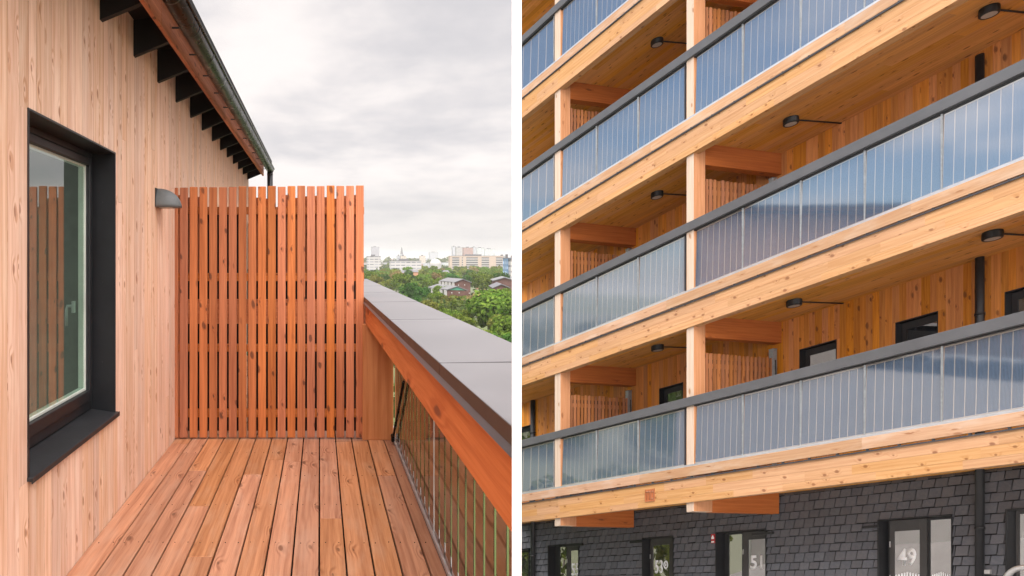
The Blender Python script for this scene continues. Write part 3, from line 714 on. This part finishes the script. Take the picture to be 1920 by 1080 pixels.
# lamps under the balconies
lamps = [(1233, 653, 1, 'black ceiling lamp between the two pale columns above the lowest balcony'), (1489, 569, 1, 'black ceiling lamp right of the right pale column, above the lowest balcony'),
         (1861, 442, 1, 'black ceiling lamp above the lowest balcony near the right edge of the view'), (1232, 366, 2, 'black ceiling lamp between the two pale columns above the second lowest balcony'),
         (1483, 228, 2, 'black ceiling lamp right of the right pale column above the second lowest balcony'), (1855, 22, 2, 'black ceiling lamp in the top right corner of the view, above the second lowest balcony'),
         (1232, 80, 3, 'black ceiling lamp between the two pale columns above the third balcony up')]
for (x, y, k, lb) in lamps:
    hs = 1.742+LV[k]; hcn = hs-.055
    Y = FP*hcn/(1113-y); v = ((x-PX)/FP*Y+BSL*Y-FA)/KV; Y0 = Y-.173*v; u = (Y978-Y0)*NRM
    ln = thing('ceiling_lamp', lb, 'lamp', P(u, v, hs-.11), 'round lamps under the balconies')
    b = MB(P); b.lathe((u, v, hs), [(.075, -.001), (.092, -.004), (.095, -.02), (.095, -.09), (.087, -.10), (.073, -.10), (.073, -.082)], 32); b.build('housing', 'black', ln)
    b = MB(P); b.lathe((u, v, hs), [(.0725, -.0815), (.0725, -.096), (.045, -.099)], 32); b.build('lens', 'lens', ln)
    b = MB(P); b.tube([(u+.02, v+.08, hs-.03), (u+.06, VW-.01, hs-.016)], .011, 8); b.build('conduit', 'black', ln)
# down-pipes
def pipe(x, h0, h1, label, r=.042):
    v = VW-.075; u = U(x, v)
    t_ = thing('downpipe', label, 'pipe', P(u, v, h0), 'black downpipes')
    b = MB(P); b.tube([(u, v, h0), (u, v, h1)], r, 14); b.build('tube', 'black', t_)
    b = MB(P)
    hh = h0+.6
    while hh < h1: b.tube([(u, v, hh), (u, v, hh+.035)], r+.008, 14); b.box((u-.012, v, hh+.005), (u+.012, VW, hh+.03)); hh += 1.5
    b.build('clip', 'black', t_)
pipe(1837, -1.2, 7.55, 'black downpipe right of door 49, running up the rear wall of the balconies', .045)
pipe(999, -1.2, 4.70, 'black downpipe at the left end of the slate wall, beside the white divider', .05)
# small things on the slate wall and the fascia
b = MB(P); uc, hc = U(1339.5, VW), H(1010, 1339.5, VW); sg = thing('wall_sign', 'small red and white safety sign on the slate wall left of door 51', 'sign', P(uc, VW, hc-.1))
w_, h_ = .034, .086
b.box((uc-w_, VW-.035, hc-h_), (uc+w_, VW-.022, hc+h_)); b.build('plate', 'red', sg)
b = MB(P); b.box((uc-w_*.75, VW-.038, hc-.008), (uc+w_*.75, VW-.0355, hc+.03))
b.face([(uc+.018*math.cos(a), VW-.037, hc+.03+.035*math.sin(a)) for a in [math.pi*i/10 for i in range(11)]]); b.box((uc-w_*.8, VW-.038, hc-.075), (uc+w_*.8, VW-.0355, hc-.045)); b.build('pictogram', 'number', sg)
uc, hc = U(1219, -.04), H(929, 1219, -.04); pq = thing('plaque', 'small reddish wooden plaque carved with three letters on the lowest fascia beam', 'plaque', P(uc, -.04, hc-.1))
b = MB(P); b.box((uc-.092, -.052, hc-.112), (uc+.092, -.0415, hc+.112), 2, .3); b.build('panel', 'cross', pq)
b = MB(P)
for (u0, u1, h0, h1) in ((-.092, .092, .1, .112), (-.092, .092, -.112, -.1), (-.092, -.08, -.1, .1), (.08, .092, -.1, .1)): b.box((uc+u0, -.056, hc+h0), (uc+u1, -.0525, hc+h1), 2)
b.build('border', 'fence', pq)
text_mesh('carved_letters', 'TTC', uc-.072, hc-.085, .144, .17, -.0525, pq, 'fence', .02)
b = MB(P); uc, hc = U(1857, VW), H(1072, 1857, VW)
b.box((uc-.035, VW-.07, hc-.03), (uc+.035, VW-.02, hc+.03)); b.box((uc-.06, VW-.055, hc-.012), (uc-.035, VW-.035, hc+.012)); single(bevel(b.build('wall_bracket', 'hinge'), .006), 'small bright metal bracket on the slate wall right of the downpipe', 'bracket')
hoop = MB(P); uc, hb = U(1917, .9), -1.15
pts = [(uc-.16, .9, hb)]+[(uc-.16*math.cos(a), .9, hb+1.28+.2*math.sin(a)) for a in [math.pi*i/14 for i in range(15)]]+[(uc+.16, .9, hb)]
hoop.tube(pts, .036, 14); single(hoop.build('bicycle_hoop', 'hinge'), 'shiny steel hoop in front of the window at the bottom right corner', 'bike stand')
# sloping terrace in front of the doors and the retaining base below it
b = MB(P); b.box((UL-1, -3.1, -1.32), (UR, 1.9, -1.2)); o = b.build('terrace', 'paving', None, clipR); o['kind'] = 'structure'
b = MB(); c = [P(UL, -3.0, -1.33), P(UR, -3.0, -1.33), P(UR, 9, -1.33), P(UL, 9, -1.33)]
b.hexa([(p[0], p[1], GROUND-.5) for p in c]+c); b.build('retaining_base', 'render', apt, clipR)

# ================================================================== landscape and city below
def gpt(x, d): return Vector(((x-PX)/FP*d, d, GROUND))
def grass_mat():
    m, t, out = newmat('parkland ground')
    co = t.node('ShaderNodeTexCoord').outputs['Object']
    n = t.noise(co, .012, 6, .6, '3D'); n2 = t.noise(co, .5, 4, .6, '3D'); n3 = t.noise(co, .0016, 4, .6, '3D')
    c = t.mix(t.step(n, .35, .65), (.06, .10, .025, 1), (.11, .12, .045, 1)); c = t.mix(t.m('MULTIPLY', n2, .5), c, (.05, .075, .02, 1))
    c = t.mix(t.step(n3, .45, .6), c, (.15, .15, .12, 1))
    p = t.node('ShaderNodeBsdfPrincipled', {'Base Color': c, 'Roughness': .95}); t.l.new(p.outputs[0], out.inputs[0]); return m
b = MB(); N = 64; RAD = 30000
b.face([(RAD*math.cos(2*math.pi*i/N), RAD*math.sin(2*math.pi*i/N), GROUND) for i in range(N)], [(0, 0)]*N)
g = b.build('ground', grass_mat()); g['kind'] = 'structure'

LM = {'bright': leaf_mat('bright spring leaves', (.055, .11, .014), (.165, .235, .038)), 'olive': leaf_mat('olive leaves', (.095, .12, .024), (.22, .235, .055)), 'deep': leaf_mat('deep green leaves', (.025, .07, .014), (.07, .14, .028)), 'tan': leaf_mat('tan budding leaves', (.17, .14, .05), (.32, .26, .11))}
bark = plain('bark', (.07, .055, .04), .9)
def crown_mesh(kind, seed, n, rx, rz, zc, leaf):
    q = random.Random(seed); b = MB(); blobs = []
    nb = 14
    for i in range(nb):
        a = q.uniform(0, 6.283); rr = q.uniform(.25, .75)*rx; zz = q.uniform(-.6, .75)
        blobs.append((rr*math.cos(a)*(1-.35*max(zz, 0)), rr*math.sin(a)*(1-.35*max(zz, 0)), zz*rz*.75, q.uniform(.32, .5)*rx))
    for (bx, by, bz, br) in blobs:
        for j in range(n//nb):
            d = Vector((q.gauss(0, 1), q.gauss(0, 1), q.gauss(0, 1))).normalized()
            p = Vector((bx, by, bz+zc))+d*br*(q.random()**.25)*Vector((1, 1, .85)).length/1.65
            nn = (d+Vector((q.gauss(0, .5), q.gauss(0, .5), q.gauss(.2, .5)))).normalized()
            a = nn.cross(Vector((q.gauss(0, 1), q.gauss(0, 1), q.gauss(0, 1)))).normalized(); c = nn.cross(a); s = leaf*q.uniform(.6, 1.3)
            r_ = q.random()
            b.face([tuple(p+a*s), tuple(p+c*s*.7), tuple(p-a*s), tuple(p-c*s*.7)], [(0, 0)]*4, r_)
    return b.mesh('crown', LM[kind])
def trunk_mesh(h, r, seed):
    q = random.Random(seed); b = MB(); b.tube([(0, 0, -.3), (.1, 0, h*.4), (0, .1, h*.75)], [r*1.25, r, r*.5], 8)
    for i in range(5):
        a = i*1.3+q.random(); z = h*q.uniform(.3, .55); b.tube([(0, 0, z), (math.cos(a)*h*.16, math.sin(a)*h*.16, z+h*.14), (math.cos(a)*h*.28, math.sin(a)*h*.28, z+h*.3)], [r*.5, r*.3, r*.12], 6)
    return b.mesh('trunk', bark)
protos = []
for kind in ('bright', 'olive', 'deep', 'tan'):
    for s in range(2):
        protos.append((kind, crown_mesh(kind, hash(kind) % 97 + s if False else {'bright': 1, 'olive': 11, 'deep': 21, 'tan': 31}[kind]+s, 3600, 4.8, 4.2, 6.2, .42), trunk_mesh(9, .24, s)))
TLAB = {'bright': 'fresh bright green leafy tree in the park below the deck railing', 'olive': 'olive green leafy tree in the park below the deck railing', 'deep': 'dark green leafy tree in the park below the deck railing', 'tan': 'tan brown tree just coming into leaf in the park below the deck railing'}
def tree(p, kind, sc_, sz=1.0, label=None):
    opts = [q for q in protos if q[0] == kind]; q = R.choice(opts)
    r = thing(kind_name[kind], label or TLAB[kind], 'tree', p, 'trees in the park below')
    r.rotation_euler = (0, 0, R.uniform(0, 6.28)); r.scale = (sc_, sc_, sc_*sz)
    for nm, me in (('crown', q[1]), ('trunk', q[2])):
        o = bpy.data.objects.new(nm, me); COL.objects.link(o); o.parent = r
    return r
kind_name = {'bright': 'leafy_tree', 'olive': 'olive_tree', 'deep': 'dark_tree', 'tan': 'budding_tree'}
keep_out = [(800, 885, 300, 345), (838, 895, 345, 420), (905, 1000, 290, 400)]
tree(gpt(917, 205), 'bright', 1.62, .92, 'largest round bright green tree, beside the brown gabled house')
tree(gpt(868, 180), 'bright', .98, .9); tree(gpt(842, 195), 'bright', .9); tree(gpt(800, 215), 'olive', 1.05); tree(gpt(955, 165), 'bright', 1.0); tree(gpt(900, 150), 'bright', .85); tree(gpt(935, 140), 'bright', .9); tree(gpt(965, 130), 'deep', .9)
tree(gpt(818, 285), 'bright', 1.0, .95); tree(gpt(842, 282), 'olive', .95, .9); tree(gpt(866, 285), 'bright', .9, .9); tree(gpt(770, 330), 'deep', 1.15); tree(gpt(790, 320), 'deep', 1.0); tree(gpt(703, 340), 'tan', 1.1); tree(gpt(722, 300), 'olive', 1.05); tree(gpt(745, 290), 'bright', .95); tree(gpt(830, 330), 'bright', 1.1); tree(gpt(958, 250), 'bright', 1.25)
for d in (125, 150, 178, 210, 245, 270, 430, 480, 540, 600, 670, 750, 840, 940):
    x = 640+R.uniform(0, 20)
    while x < 1010:
        jd = d*R.uniform(.95, 1.05)
        if not any(a < x < c and e < jd < f for a, c, e, f in keep_out):
            kd = R.choices(['bright', 'olive', 'deep', 'tan'], [.45, .3, .15, .1])[0]; s_ = R.uniform(.75, 1.0) if d < 400 else R.uniform(1.0, 1.45)
            tree(gpt(x, jd), kd, s_, R.uniform(.85, 1.1))
        x += R.uniform(7.5, 11)*FP/d*(.9 if d < 300 else 1.0 if d < 500 else 1.25)
def slim_tree(p, h, rx, kind, seed, label):
    r = thing('young_tree', label, 'tree', p)
    for nm, me in (('crown', crown_mesh(kind, seed, 5200, rx, h*.30, h*.72, .12)), ('trunk', trunk_mesh(h*.95, .2, seed))):
        o = bpy.data.objects.new(nm, me); COL.objects.link(o); o.parent = r
slim_tree((1.7, 14.4, GROUND), 20.6, 2.0, 'olive', 71, 'tall olive tree beside the deck house, mirrored in the lowest solar panels')
slim_tree((1.0, 18.2, GROUND), 20.2, 2.2, 'bright', 72, 'tall bright green tree just beyond the deck house, mirrored in the door panes')
# woods far off and all round: one mass nobody could count
b = MB(); q = random.Random(5)
def clump(p, rad, n, leaf):
    for j in range(n):
        d = Vector((q.gauss(0, 1), q.gauss(0, 1), abs(q.gauss(0, 1)))).normalized(); c0 = p+Vector((d.x*rad, d.y*rad, d.z*rad*1.3+rad*.5))*(q.random()**.3)
        nn = (d+Vector((q.gauss(0, .5), q.gauss(0, .5), q.gauss(0, .5)))).normalized(); a = nn.cross(Vector((q.gauss(0, 1), q.gauss(0, 1), q.gauss(0, 1)))).normalized(); c = nn.cross(a); s = leaf*q.uniform(.6, 1.3)
        b.face([tuple(c0+a*s), tuple(c0+c*s*.8), tuple(c0-a*s), tuple(c0-c*s*.8)], [(0, 0)]*4, q.random())
for i in range(260):
    d = 850*(5500/850)**q.random(); x = q.uniform(640, 1010); clump(gpt(x, d), q.uniform(5, 8)*(1 if d < 2000 else 2), 60, 2.0 if d < 2000 else 4)
for i in range(420):
    a = q.uniform(math.radians(75), math.radians(290)); d = q.uniform(45, 420); p = Vector((d*math.cos(a), d*math.sin(a)+10, GROUND))
    if p.x > -18 and -10 < p.y < 20: continue
    clump(p, q.uniform(4, 6.5), 110, .9)
b.build('distant_woods', leaf_mat('distant leaves', (.04, .08, .022), (.12, .16, .05)))
o = bpy.data.objects['distant_woods']; o['kind'] = 'stuff'

def block(name, label, cat, x0, x1, ytop, d, depth, mat, group=None, extra=None, yaw=0.0):
    zt = EYE+(PY-ytop)/FP*d; w = (x1-x0)/FP*d; c = gpt((x0+x1)/2, d)
    t_ = thing(name, label, cat, c, group)
    b = MB(); ht = zt-GROUND
    b.box((-w/2, 0, 0), (w/2, depth, ht), 2)
    # facade UVs: width across, height up
    me = bpy.data.meshes.new('wall'); 
    uv = []
    for idx, n in FACES:
        for i in idx:
            p = [(-w/2, 0, 0), (w/2, 0, 0), (w/2, depth, 0), (-w/2, depth, 0), (-w/2, 0, ht), (w/2, 0, ht), (w/2, depth, ht), (-w/2, depth, ht)][i]
            uv.append((p[0] if n != 0 else p[1], p[2]))
    b.uv = uv
    o = bpy.data.objects.new('wall', b.mesh('wall', mat)); COL.objects.link(o); o.parent = t_
    b = MB(); b.box((-w/2-.3, -.3, ht), (w/2+.3, depth+.3, ht+.5)); b.box((-w*.2, depth*.3, ht+.5), (w*.1, depth*.7, ht+2.6))
    o = bpy.data.objects.new('roof', b.mesh('roof', M['roofgrey'])); COL.objects.link(o); o.parent = t_
    t_.rotation_euler = (0, 0, yaw)
    return t_, w, ht
M['offwhite'] = plain('off white render', (.36, .35, .335), .8)
M['roofgrey'] = plain('grey flat roof', (.13, .13, .135), .8)
M['roofdark'] = plain('dark slate roof', (.10, .10, .11), .7)
M['brickdark'] = plain('dark brown brick', (.11, .06, .05), .9, 0, .2, .25, 3)
M['winb'] = plain('dark window band', (.06, .065, .075), .3)
M['cream'] = plain('cream block wall', (.40, .32, .26), .8)
M['copper'] = plain('green copper flashing', (.05, .22, .15), .6)
M['tile'] = plain('orange tile roof', (.42, .22, .13), .8)
F1 = facade_mat('pale tower facade', (.30, .29, .31), (.14, .15, .17), 4, 3, .6, .5)
F2 = facade_mat('white facade', (.38, .37, .355), (.12, .125, .135), 6, 3.4, .8, .35)
F3 = facade_mat('grey facade', (.36, .37, .39), (.16, .17, .19), 3.5, 3, .6, .5)
F4 = facade_mat('rust facade', (.30, .18, .15), (.14, .12, .12), 4, 3, .7, .5)
F5 = facade_mat('beige facade', (.46, .40, .34), (.18, .17, .16), 4, 3, .5, .45)
F6 = facade_mat('blue facade', (.13, .22, .33), (.22, .30, .40), 5, 3.2, .75, .5)
F7 = facade_mat('pale green facade', (.44, .46, .45), (.2, .22, .23), 4, 3, .7, .5)
# long cream block of flats
t_, w, ht = block('apartment_block', 'long cream block of flats with dark window bands beyond the trees', 'building', 844, 944, 480, 1080, 14, M['cream'])
for r_ in range(6):
    for (s0, s1) in ((.04, .17), (.22, .24), (.30, .52), (.59, .73), (.86, .98)):
        b = MB(); z = ht-2.2-3.6*r_; b.box((-w/2+w*s0, -.25, z-1.5), (-w/2+w*s1, -.02, z)); o = bpy.data.objects.new('window_band', b.mesh('window_band', M['winb'])); COL.objects.link(o); o.parent = t_
        b = MB(); b.box((-w/2+w*s0, -.6, z-3.1), (-w/2+w*s1, -.02, z-1.55)); o = bpy.data.objects.new('balcony_front', b.mesh('balcony_front', M['offwhite'])); COL.objects.link(o); o.parent = t_
block('tower_block', 'lone pale tower block on the skyline just right of the slatted screen', 'building', 696.5, 711.5, 463, 2300, 22, F1)
block('tower_block', 'grey slab tower at the left of the skyline cluster behind the cream block', 'building', 849, 855, 462.5, 2100, 20, F3)
block('tower_block', 'white striped tower in the skyline cluster behind the cream block', 'building', 855.5, 869, 464, 2000, 20, F2)
block('office_block', 'rust red block in the middle of the skyline cluster behind the cream block', 'building', 870, 887, 464.5, 1900, 22, F4)
block('office_block', 'blue grey narrow block right of the rust red block on the skyline', 'building', 887.5, 893, 463.5, 1950, 20, F3)
block('office_block', 'pale green grey block with a flat top in the skyline cluster', 'building', 895, 908, 465, 2050, 22, F7)
block('office_block', 'lowest pale block at the right end of the skyline cluster', 'building', 909, 929, 467, 2200, 25, F7)
block('office_block', 'white office building with two dark window bands right of the slatted screen', 'building', 689, 714, 481, 900, 18, F2)
block('warehouse', 'long low white hall across the park', 'building', 732, 790, 489.5, 800, 14, F2)
block('tower_block', 'blue narrow tower at the right edge of the park, cut by the white divider', 'building', 950, 958, 484.5, 430, 9, F6)
block('office_block', 'white tower standing behind the blue narrow tower', 'building', 957.5, 975, 487, 425, 9, F2)
block('office_block', 'beige square building below the church spire', 'building', 752, 761.5, 480, 1300, 14, F5)
block('office_block', 'grey building left of the beige square building', 'building', 745, 751.5, 480, 1320, 14, F3)
block('office_block', 'cream low building right of the long white hall', 'building', 788, 798, 480, 1500, 16, F5)
block('office_block', 'grey flat office building right of the church spire, on the horizon', 'building', 806, 822, 473, 3200, 40, F3)
block('office_block', 'grey and white building right of the cream block of flats', 'building', 938, 949, 480, 1150, 14, F3)
for (x0, x1, yt, d, lb) in ((737, 768, 509, 620, 'low orange tiled house left of centre in the park'), (768, 784, 507.5, 600, 'low orange brick house among the park trees'), (896, 911, 513, 520, 'small pink orange house between trees below the cream block'), (832, 842, 509, 640, 'small pinkish house left of the cream block')):
    zt = EYE+(PY-yt)/FP*d; w = (x1-x0)/FP*d; t_ = thing('small_house', lb, 'house', gpt((x0+x1)/2, d)); ht = zt-GROUND
    b = MB(); b.box((-w/2, 0, 0), (w/2, 8, ht-1.2)); o = bpy.data.objects.new('wall', b.mesh('wall', M['tile'])); COL.objects.link(o); o.parent = t_
    b = MB(); b.hexa([(-w/2-.4, -.5, ht-1.2), (w/2+.4, -.5, ht-1.2), (w/2+.4, 8.5, ht-1.2), (-w/2-.4, 8.5, ht-1.2), (-w/2, 3.6, ht+1), (w/2, 3.6, ht+1), (w/2, 4.4, ht+1), (-w/2, 4.4, ht+1)]); o = bpy.data.objects.new('roof', b.mesh('roof', M['roofgrey'])); COL.objects.link(o); o.parent = t_
# church spire
d = 2400; c = gpt(753.5, d); sp0 = thing('church_tower', 'grey church tower with a pointed spire on the skyline', 'church', c)
zt = EYE+(PY-463.5)/FP*d-GROUND; b = MB(); b.box((-4.5, 0, 0), (4.5, 9, zt*.62)); o = bpy.data.objects.new('wall', b.mesh('wall', F3)); COL.objects.link(o); o.parent = sp0
b = MB(); b.hexa([(-4.8, -.3, zt*.62), (4.8, -.3, zt*.62), (4.8, 9.3, zt*.62), (-4.8, 9.3, zt*.62), (-1, 3.5, zt), (1, 3.5, zt), (1, 5.5, zt), (-1, 5.5, zt)]); o = bpy.data.objects.new('spire', b.mesh('spire', M['roofgrey'])); COL.objects.link(o); o.parent = sp0
# white dome hall
d = 1000; c = gpt(818.5, d); dm = thing('domed_hall', 'white tent-like domed hall left of the cream block', 'hall', c)
b = MB(); n = 24
b.lathe((0, 9, 0), [(8.5, 0), (8.5, 15.5), (8.0, 17.5), (6.2, 20), (3.6, 21.8), (.6, 22.6)], n); o = bpy.data.objects.new('roof', b.mesh('roof', M['offwhite'])); COL.objects.link(o); o.parent = dm
# gabled terrace houses in the trees
def gable(name, label, pl, pr, pb, zt, wallm, roofm, trim=True, copper=False):
    A, B, Cc = [gpt(*p) for p in (pl, pr, pb)]; ax = Cc-A; w = B-A
    t_ = thing(name, label, 'house', A)
    def at(a, s, z): return tuple(w*a+ax*s+Vector((0, 0, z)))
    ht = zt-GROUND; rise = 1.5
    b = MB(); f = b.face
    f([at(0, 0, 0), at(1, 0, 0), at(1, 0, ht), at(.5, 0, ht+rise), at(0, 0, ht)], [(0, 0)]*5)
    f([at(0, 1, 0), at(0, 1, ht), at(.5, 1, ht+rise), at(1, 1, ht), at(1, 1, 0)], [(0, 0)]*5)
    f([at(0, 1, 0), at(0, 0, 0), at(0, 0, ht), at(0, 1, ht)], [(0, 0)]*4); f([at(1, 0, 0), at(1, 1, 0), at(1, 1, ht), at(1, 0, ht)], [(0, 0)]*4)
    o = bpy.data.objects.new('wall', b.mesh('wall', wallm)); COL.objects.link(o); o.parent = t_
    b = MB(); th = .35
    for s0, s1 in ((-.06, .5), (.5, 1.06)):
        z0 = ht+rise*(1-abs(.5-s0)/.5*1.0); z1 = ht+rise*(1-abs(.5-s1)/.5*1.0)
        b.hexa([at(s0, -.03, z0), at(s1, -.03, z1), at(s1, 1.03, z1), at(s0, 1.03, z0), at(s0, -.03, z0+th), at(s1, -.03, z1+th), at(s1, 1.03, z1+th), at(s0, 1.03, z0+th)])
    o = bpy.data.objects.new('roof', b.mesh('roof', roofm)); COL.objects.link(o); o.parent = t_
    if copper:
        b = MB(); b.face([at(.06, -.006, ht-.1), at(.94, -.006, ht-.1), at(.5, -.006, ht+rise-.05)], [(0, 0)]*3); o = bpy.data.objects.new('gable_flashing', b.mesh('gable_flashing', M['copper'])); COL.objects.link(o); o.parent = t_
    if trim:
        for i in range(5):
            s = .02+i*.235
            b = MB(); p0, p1 = at(-.10, s, 0), at(-.10, s+.075, 0)
            b.hexa([at(-.10, s, 0), at(-.004, s, 0), at(-.004, s+.075, 0), at(-.10, s+.075, 0), at(-.10, s, ht-.2), at(-.004, s, ht-.2), at(-.004, s+.075, ht-.2), at(-.10, s+.075, ht-.2)]); o = bpy.data.objects.new('pilaster', b.mesh('pilaster', M['offwhite'])); COL.objects.link(o); o.parent = t_
        for i in range(4):
            s = .02+i*.235+.09
            for z in (ht-2.2, ht-5.2):
                b = MB(); b.hexa([at(-.02, s, z), at(-.003, s, z), at(-.003, s+.13, z), at(-.02, s+.13, z), at(-.02, s, z+1.5), at(-.003, s, z+1.5), at(-.003, s+.13, z+1.5), at(-.02, s+.13, z+1.5)]); o = bpy.data.objects.new('window', b.mesh('window', M['pane'])); COL.objects.link(o); o.parent = t_
        for (a, z) in ((.2, -1.6), (.6, -1.5), (.35, -3.4), (.58, -4.2), (.9, -5.6)):
            b = MB(); b.hexa([at(a, -.012, ht+z), at(a+.05, -.012, ht+z), at(a+.05, -.001, ht+z), at(a, -.001, ht+z), at(a, -.012, ht+z+.5), at(a+.05, -.012, ht+z+.5), at(a+.05, -.001, ht+z+.5), at(a, -.001, ht+z+.5)]); o = bpy.data.objects.new('small_window', b.mesh('small_window', M['offwhite'])); COL.objects.link(o); o.parent = t_
gable('gabled_house', 'brown brick gabled house with green gable flashing and white pilasters in the trees', (839, 320), (874, 316), (805, 345), -13.0, M['brickdark'], M['roofgrey'], True, True)
gable('gabled_house', 'grey roofed gabled house behind the brown brick one, with a white edged gable', (853, 350), (882, 347), (826, 372), -10.6, M['brickdark'], M['roofgrey'], True)
gable('gabled_house', 'dark roofed gabled house at the right, below the blue tower', (925, 315), (955, 318), (918, 340), -12.0, M['brickdark'], M['roofdark'], False)
gable('gabled_house', 'second dark roofed gabled house, just behind the one below the blue tower', (926, 352), (966, 350), (922, 375), -9.9, M['brickdark'], M['roofgrey'], False)
# low far-off buildings spread to the horizon
fm = [F1, F2, F3, F5, F4, F7]; q = random.Random(3)
for i in range(75):
    d = 1300*(7000/1300)**q.random(); x = q.uniform(650, 1000); hh = q.uniform(7, 16)*(1 if d < 3000 else 1.6); w = q.uniform(16, 60)
    c = gpt(x, d); m_ = q.choice(fm)
    b = MB(); b.box((-w/2, 0, 0), (w/2, 15, hh))
    uvs = []
    for idx, n in FACES:
        for ii in idx:
            p = [(-w/2, 0, 0), (w/2, 0, 0), (w/2, 15, 0), (-w/2, 15, 0), (-w/2, 0, hh), (w/2, 0, hh), (w/2, 15, hh), (-w/2, 15, hh)][ii]; uvs.append((p[0] if n != 0 else p[1], p[2]))
    b.uv = uvs
    o = bpy.data.objects.new('city_building', b.mesh('city_building', m_)); COL.objects.link(o); o.location = c
    tag(o, 'low hazy building far off in the city under the skyline', 'building', 'low buildings of the far city')

# ================================================================== sky, sun, haze
SUN_EL, SUN_AZ = math.radians(48), math.atan2(-.62, -.78)       # direction towards the sun
sd = Vector((math.cos(SUN_EL)*math.cos(SUN_AZ), math.cos(SUN_EL)*math.sin(SUN_AZ), math.sin(SUN_EL)))
sun = bpy.data.lights.new('sun', 'SUN'); sun.energy = .85; sun.angle = math.radians(14); sun.color = (1, .95, .88)
so = bpy.data.objects.new('sun', sun); COL.objects.link(so); so.rotation_euler = (-sd).to_track_quat('-Z', 'Y').to_euler()
W = bpy.data.worlds.new('World'); sc.world = W; W.use_nodes = True; W.node_tree.nodes.clear(); t = NT(W.node_tree)
out = t.node('ShaderNodeOutputWorld')
sky = t.node('ShaderNodeTexSky', sky_type='NISHITA', sun_disc=False, air_density=1.0, dust_density=.3, ozone_density=4.0); sky.sun_elevation = SUN_EL; sky.sun_rotation = math.atan2(sd.x, sd.y)
bg1 = t.node('ShaderNodeBackground', {'Color': sky.outputs[0], 'Strength': .11})
dr = t.node('ShaderNodeTexCoord').outputs['Generated']; s3 = t.node('ShaderNodeSeparateXYZ', {0: dr}); dx, dy, dz = s3.outputs
den = t.m('ADD', t.m('MAXIMUM', dz, 0), .16)
pv = t.comb(t.m('DIVIDE', dx, den), t.m('MULTIPLY', t.m('DIVIDE', dy, den), 1.0))
n1 = t.noise(pv, 1.15, 7, .55); n2 = t.noise(t.comb(t.m('ADD', t.m('DIVIDE', dx, den), 9.3), t.m('DIVIDE', dy, den)), .42, 4, .5)
lum = t.m('ADD', t.m('MULTIPLY', n1, .65), t.m('MULTIPLY', n2, .35))
cl = t.mix(t.step(lum, .36, .62), (.60, .58, .60, 1), (.90, .84, .815, 1))
cl = t.mix(t.m('MULTIPLY', t.m('SUBTRACT', 1, t.step(dz, .0, .16)), .75), cl, (.64, .615, .605, 1))
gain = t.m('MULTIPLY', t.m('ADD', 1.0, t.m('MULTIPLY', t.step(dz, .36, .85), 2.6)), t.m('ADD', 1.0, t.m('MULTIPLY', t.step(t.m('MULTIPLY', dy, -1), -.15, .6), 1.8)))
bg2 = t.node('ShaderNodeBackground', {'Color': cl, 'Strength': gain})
west = t.step(t.m('MULTIPLY', dx, -1), .80, .95)
cover = t.m('SUBTRACT', 1, t.m('MULTIPLY', west, t.m('MULTIPLY', t.step(dz, .0, .05), t.m('SUBTRACT', 1.0, t.m('MULTIPLY', t.step(n1, .45, .68), .7)))))
cover = t.m('MULTIPLY', cover, .97)
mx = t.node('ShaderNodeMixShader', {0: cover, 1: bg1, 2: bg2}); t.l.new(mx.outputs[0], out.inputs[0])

# the hazy air over the city
b = MB(); b.box((-31000, -31000, GROUND-1.0), (31000, 31000, 75)); hz = b.build('haze', 'white'); hz['kind'] = 'stuff'
hm = bpy.data.materials.new('hazy air'); hm.use_nodes = True; hm.node_tree.nodes.clear(); ht = NT(hm.node_tree)
ho = ht.node('ShaderNodeOutputMaterial'); pvn = ht.node('ShaderNodeVolumePrincipled', {'Color': (.70, .695, .70, 1), 'Density': .00013}); ht.l.new(pvn.outputs[0], ho.inputs['Volume'])
hz.data.materials.clear(); hz.data.materials.append(hm)
sc.cycles.volume_bounces = 1
sc.view_settings.view_transform = 'Standard'; sc.view_settings.look = 'None'; sc.view_settings.exposure = 0.25; sc.view_settings.gamma = 1
sc.render.engine = 'CYCLES'
sc.cycles.use_denoising = True; sc.cycles.max_bounces = 8; sc.cycles.diffuse_bounces = 4; sc.cycles.transparent_max_bounces = 12
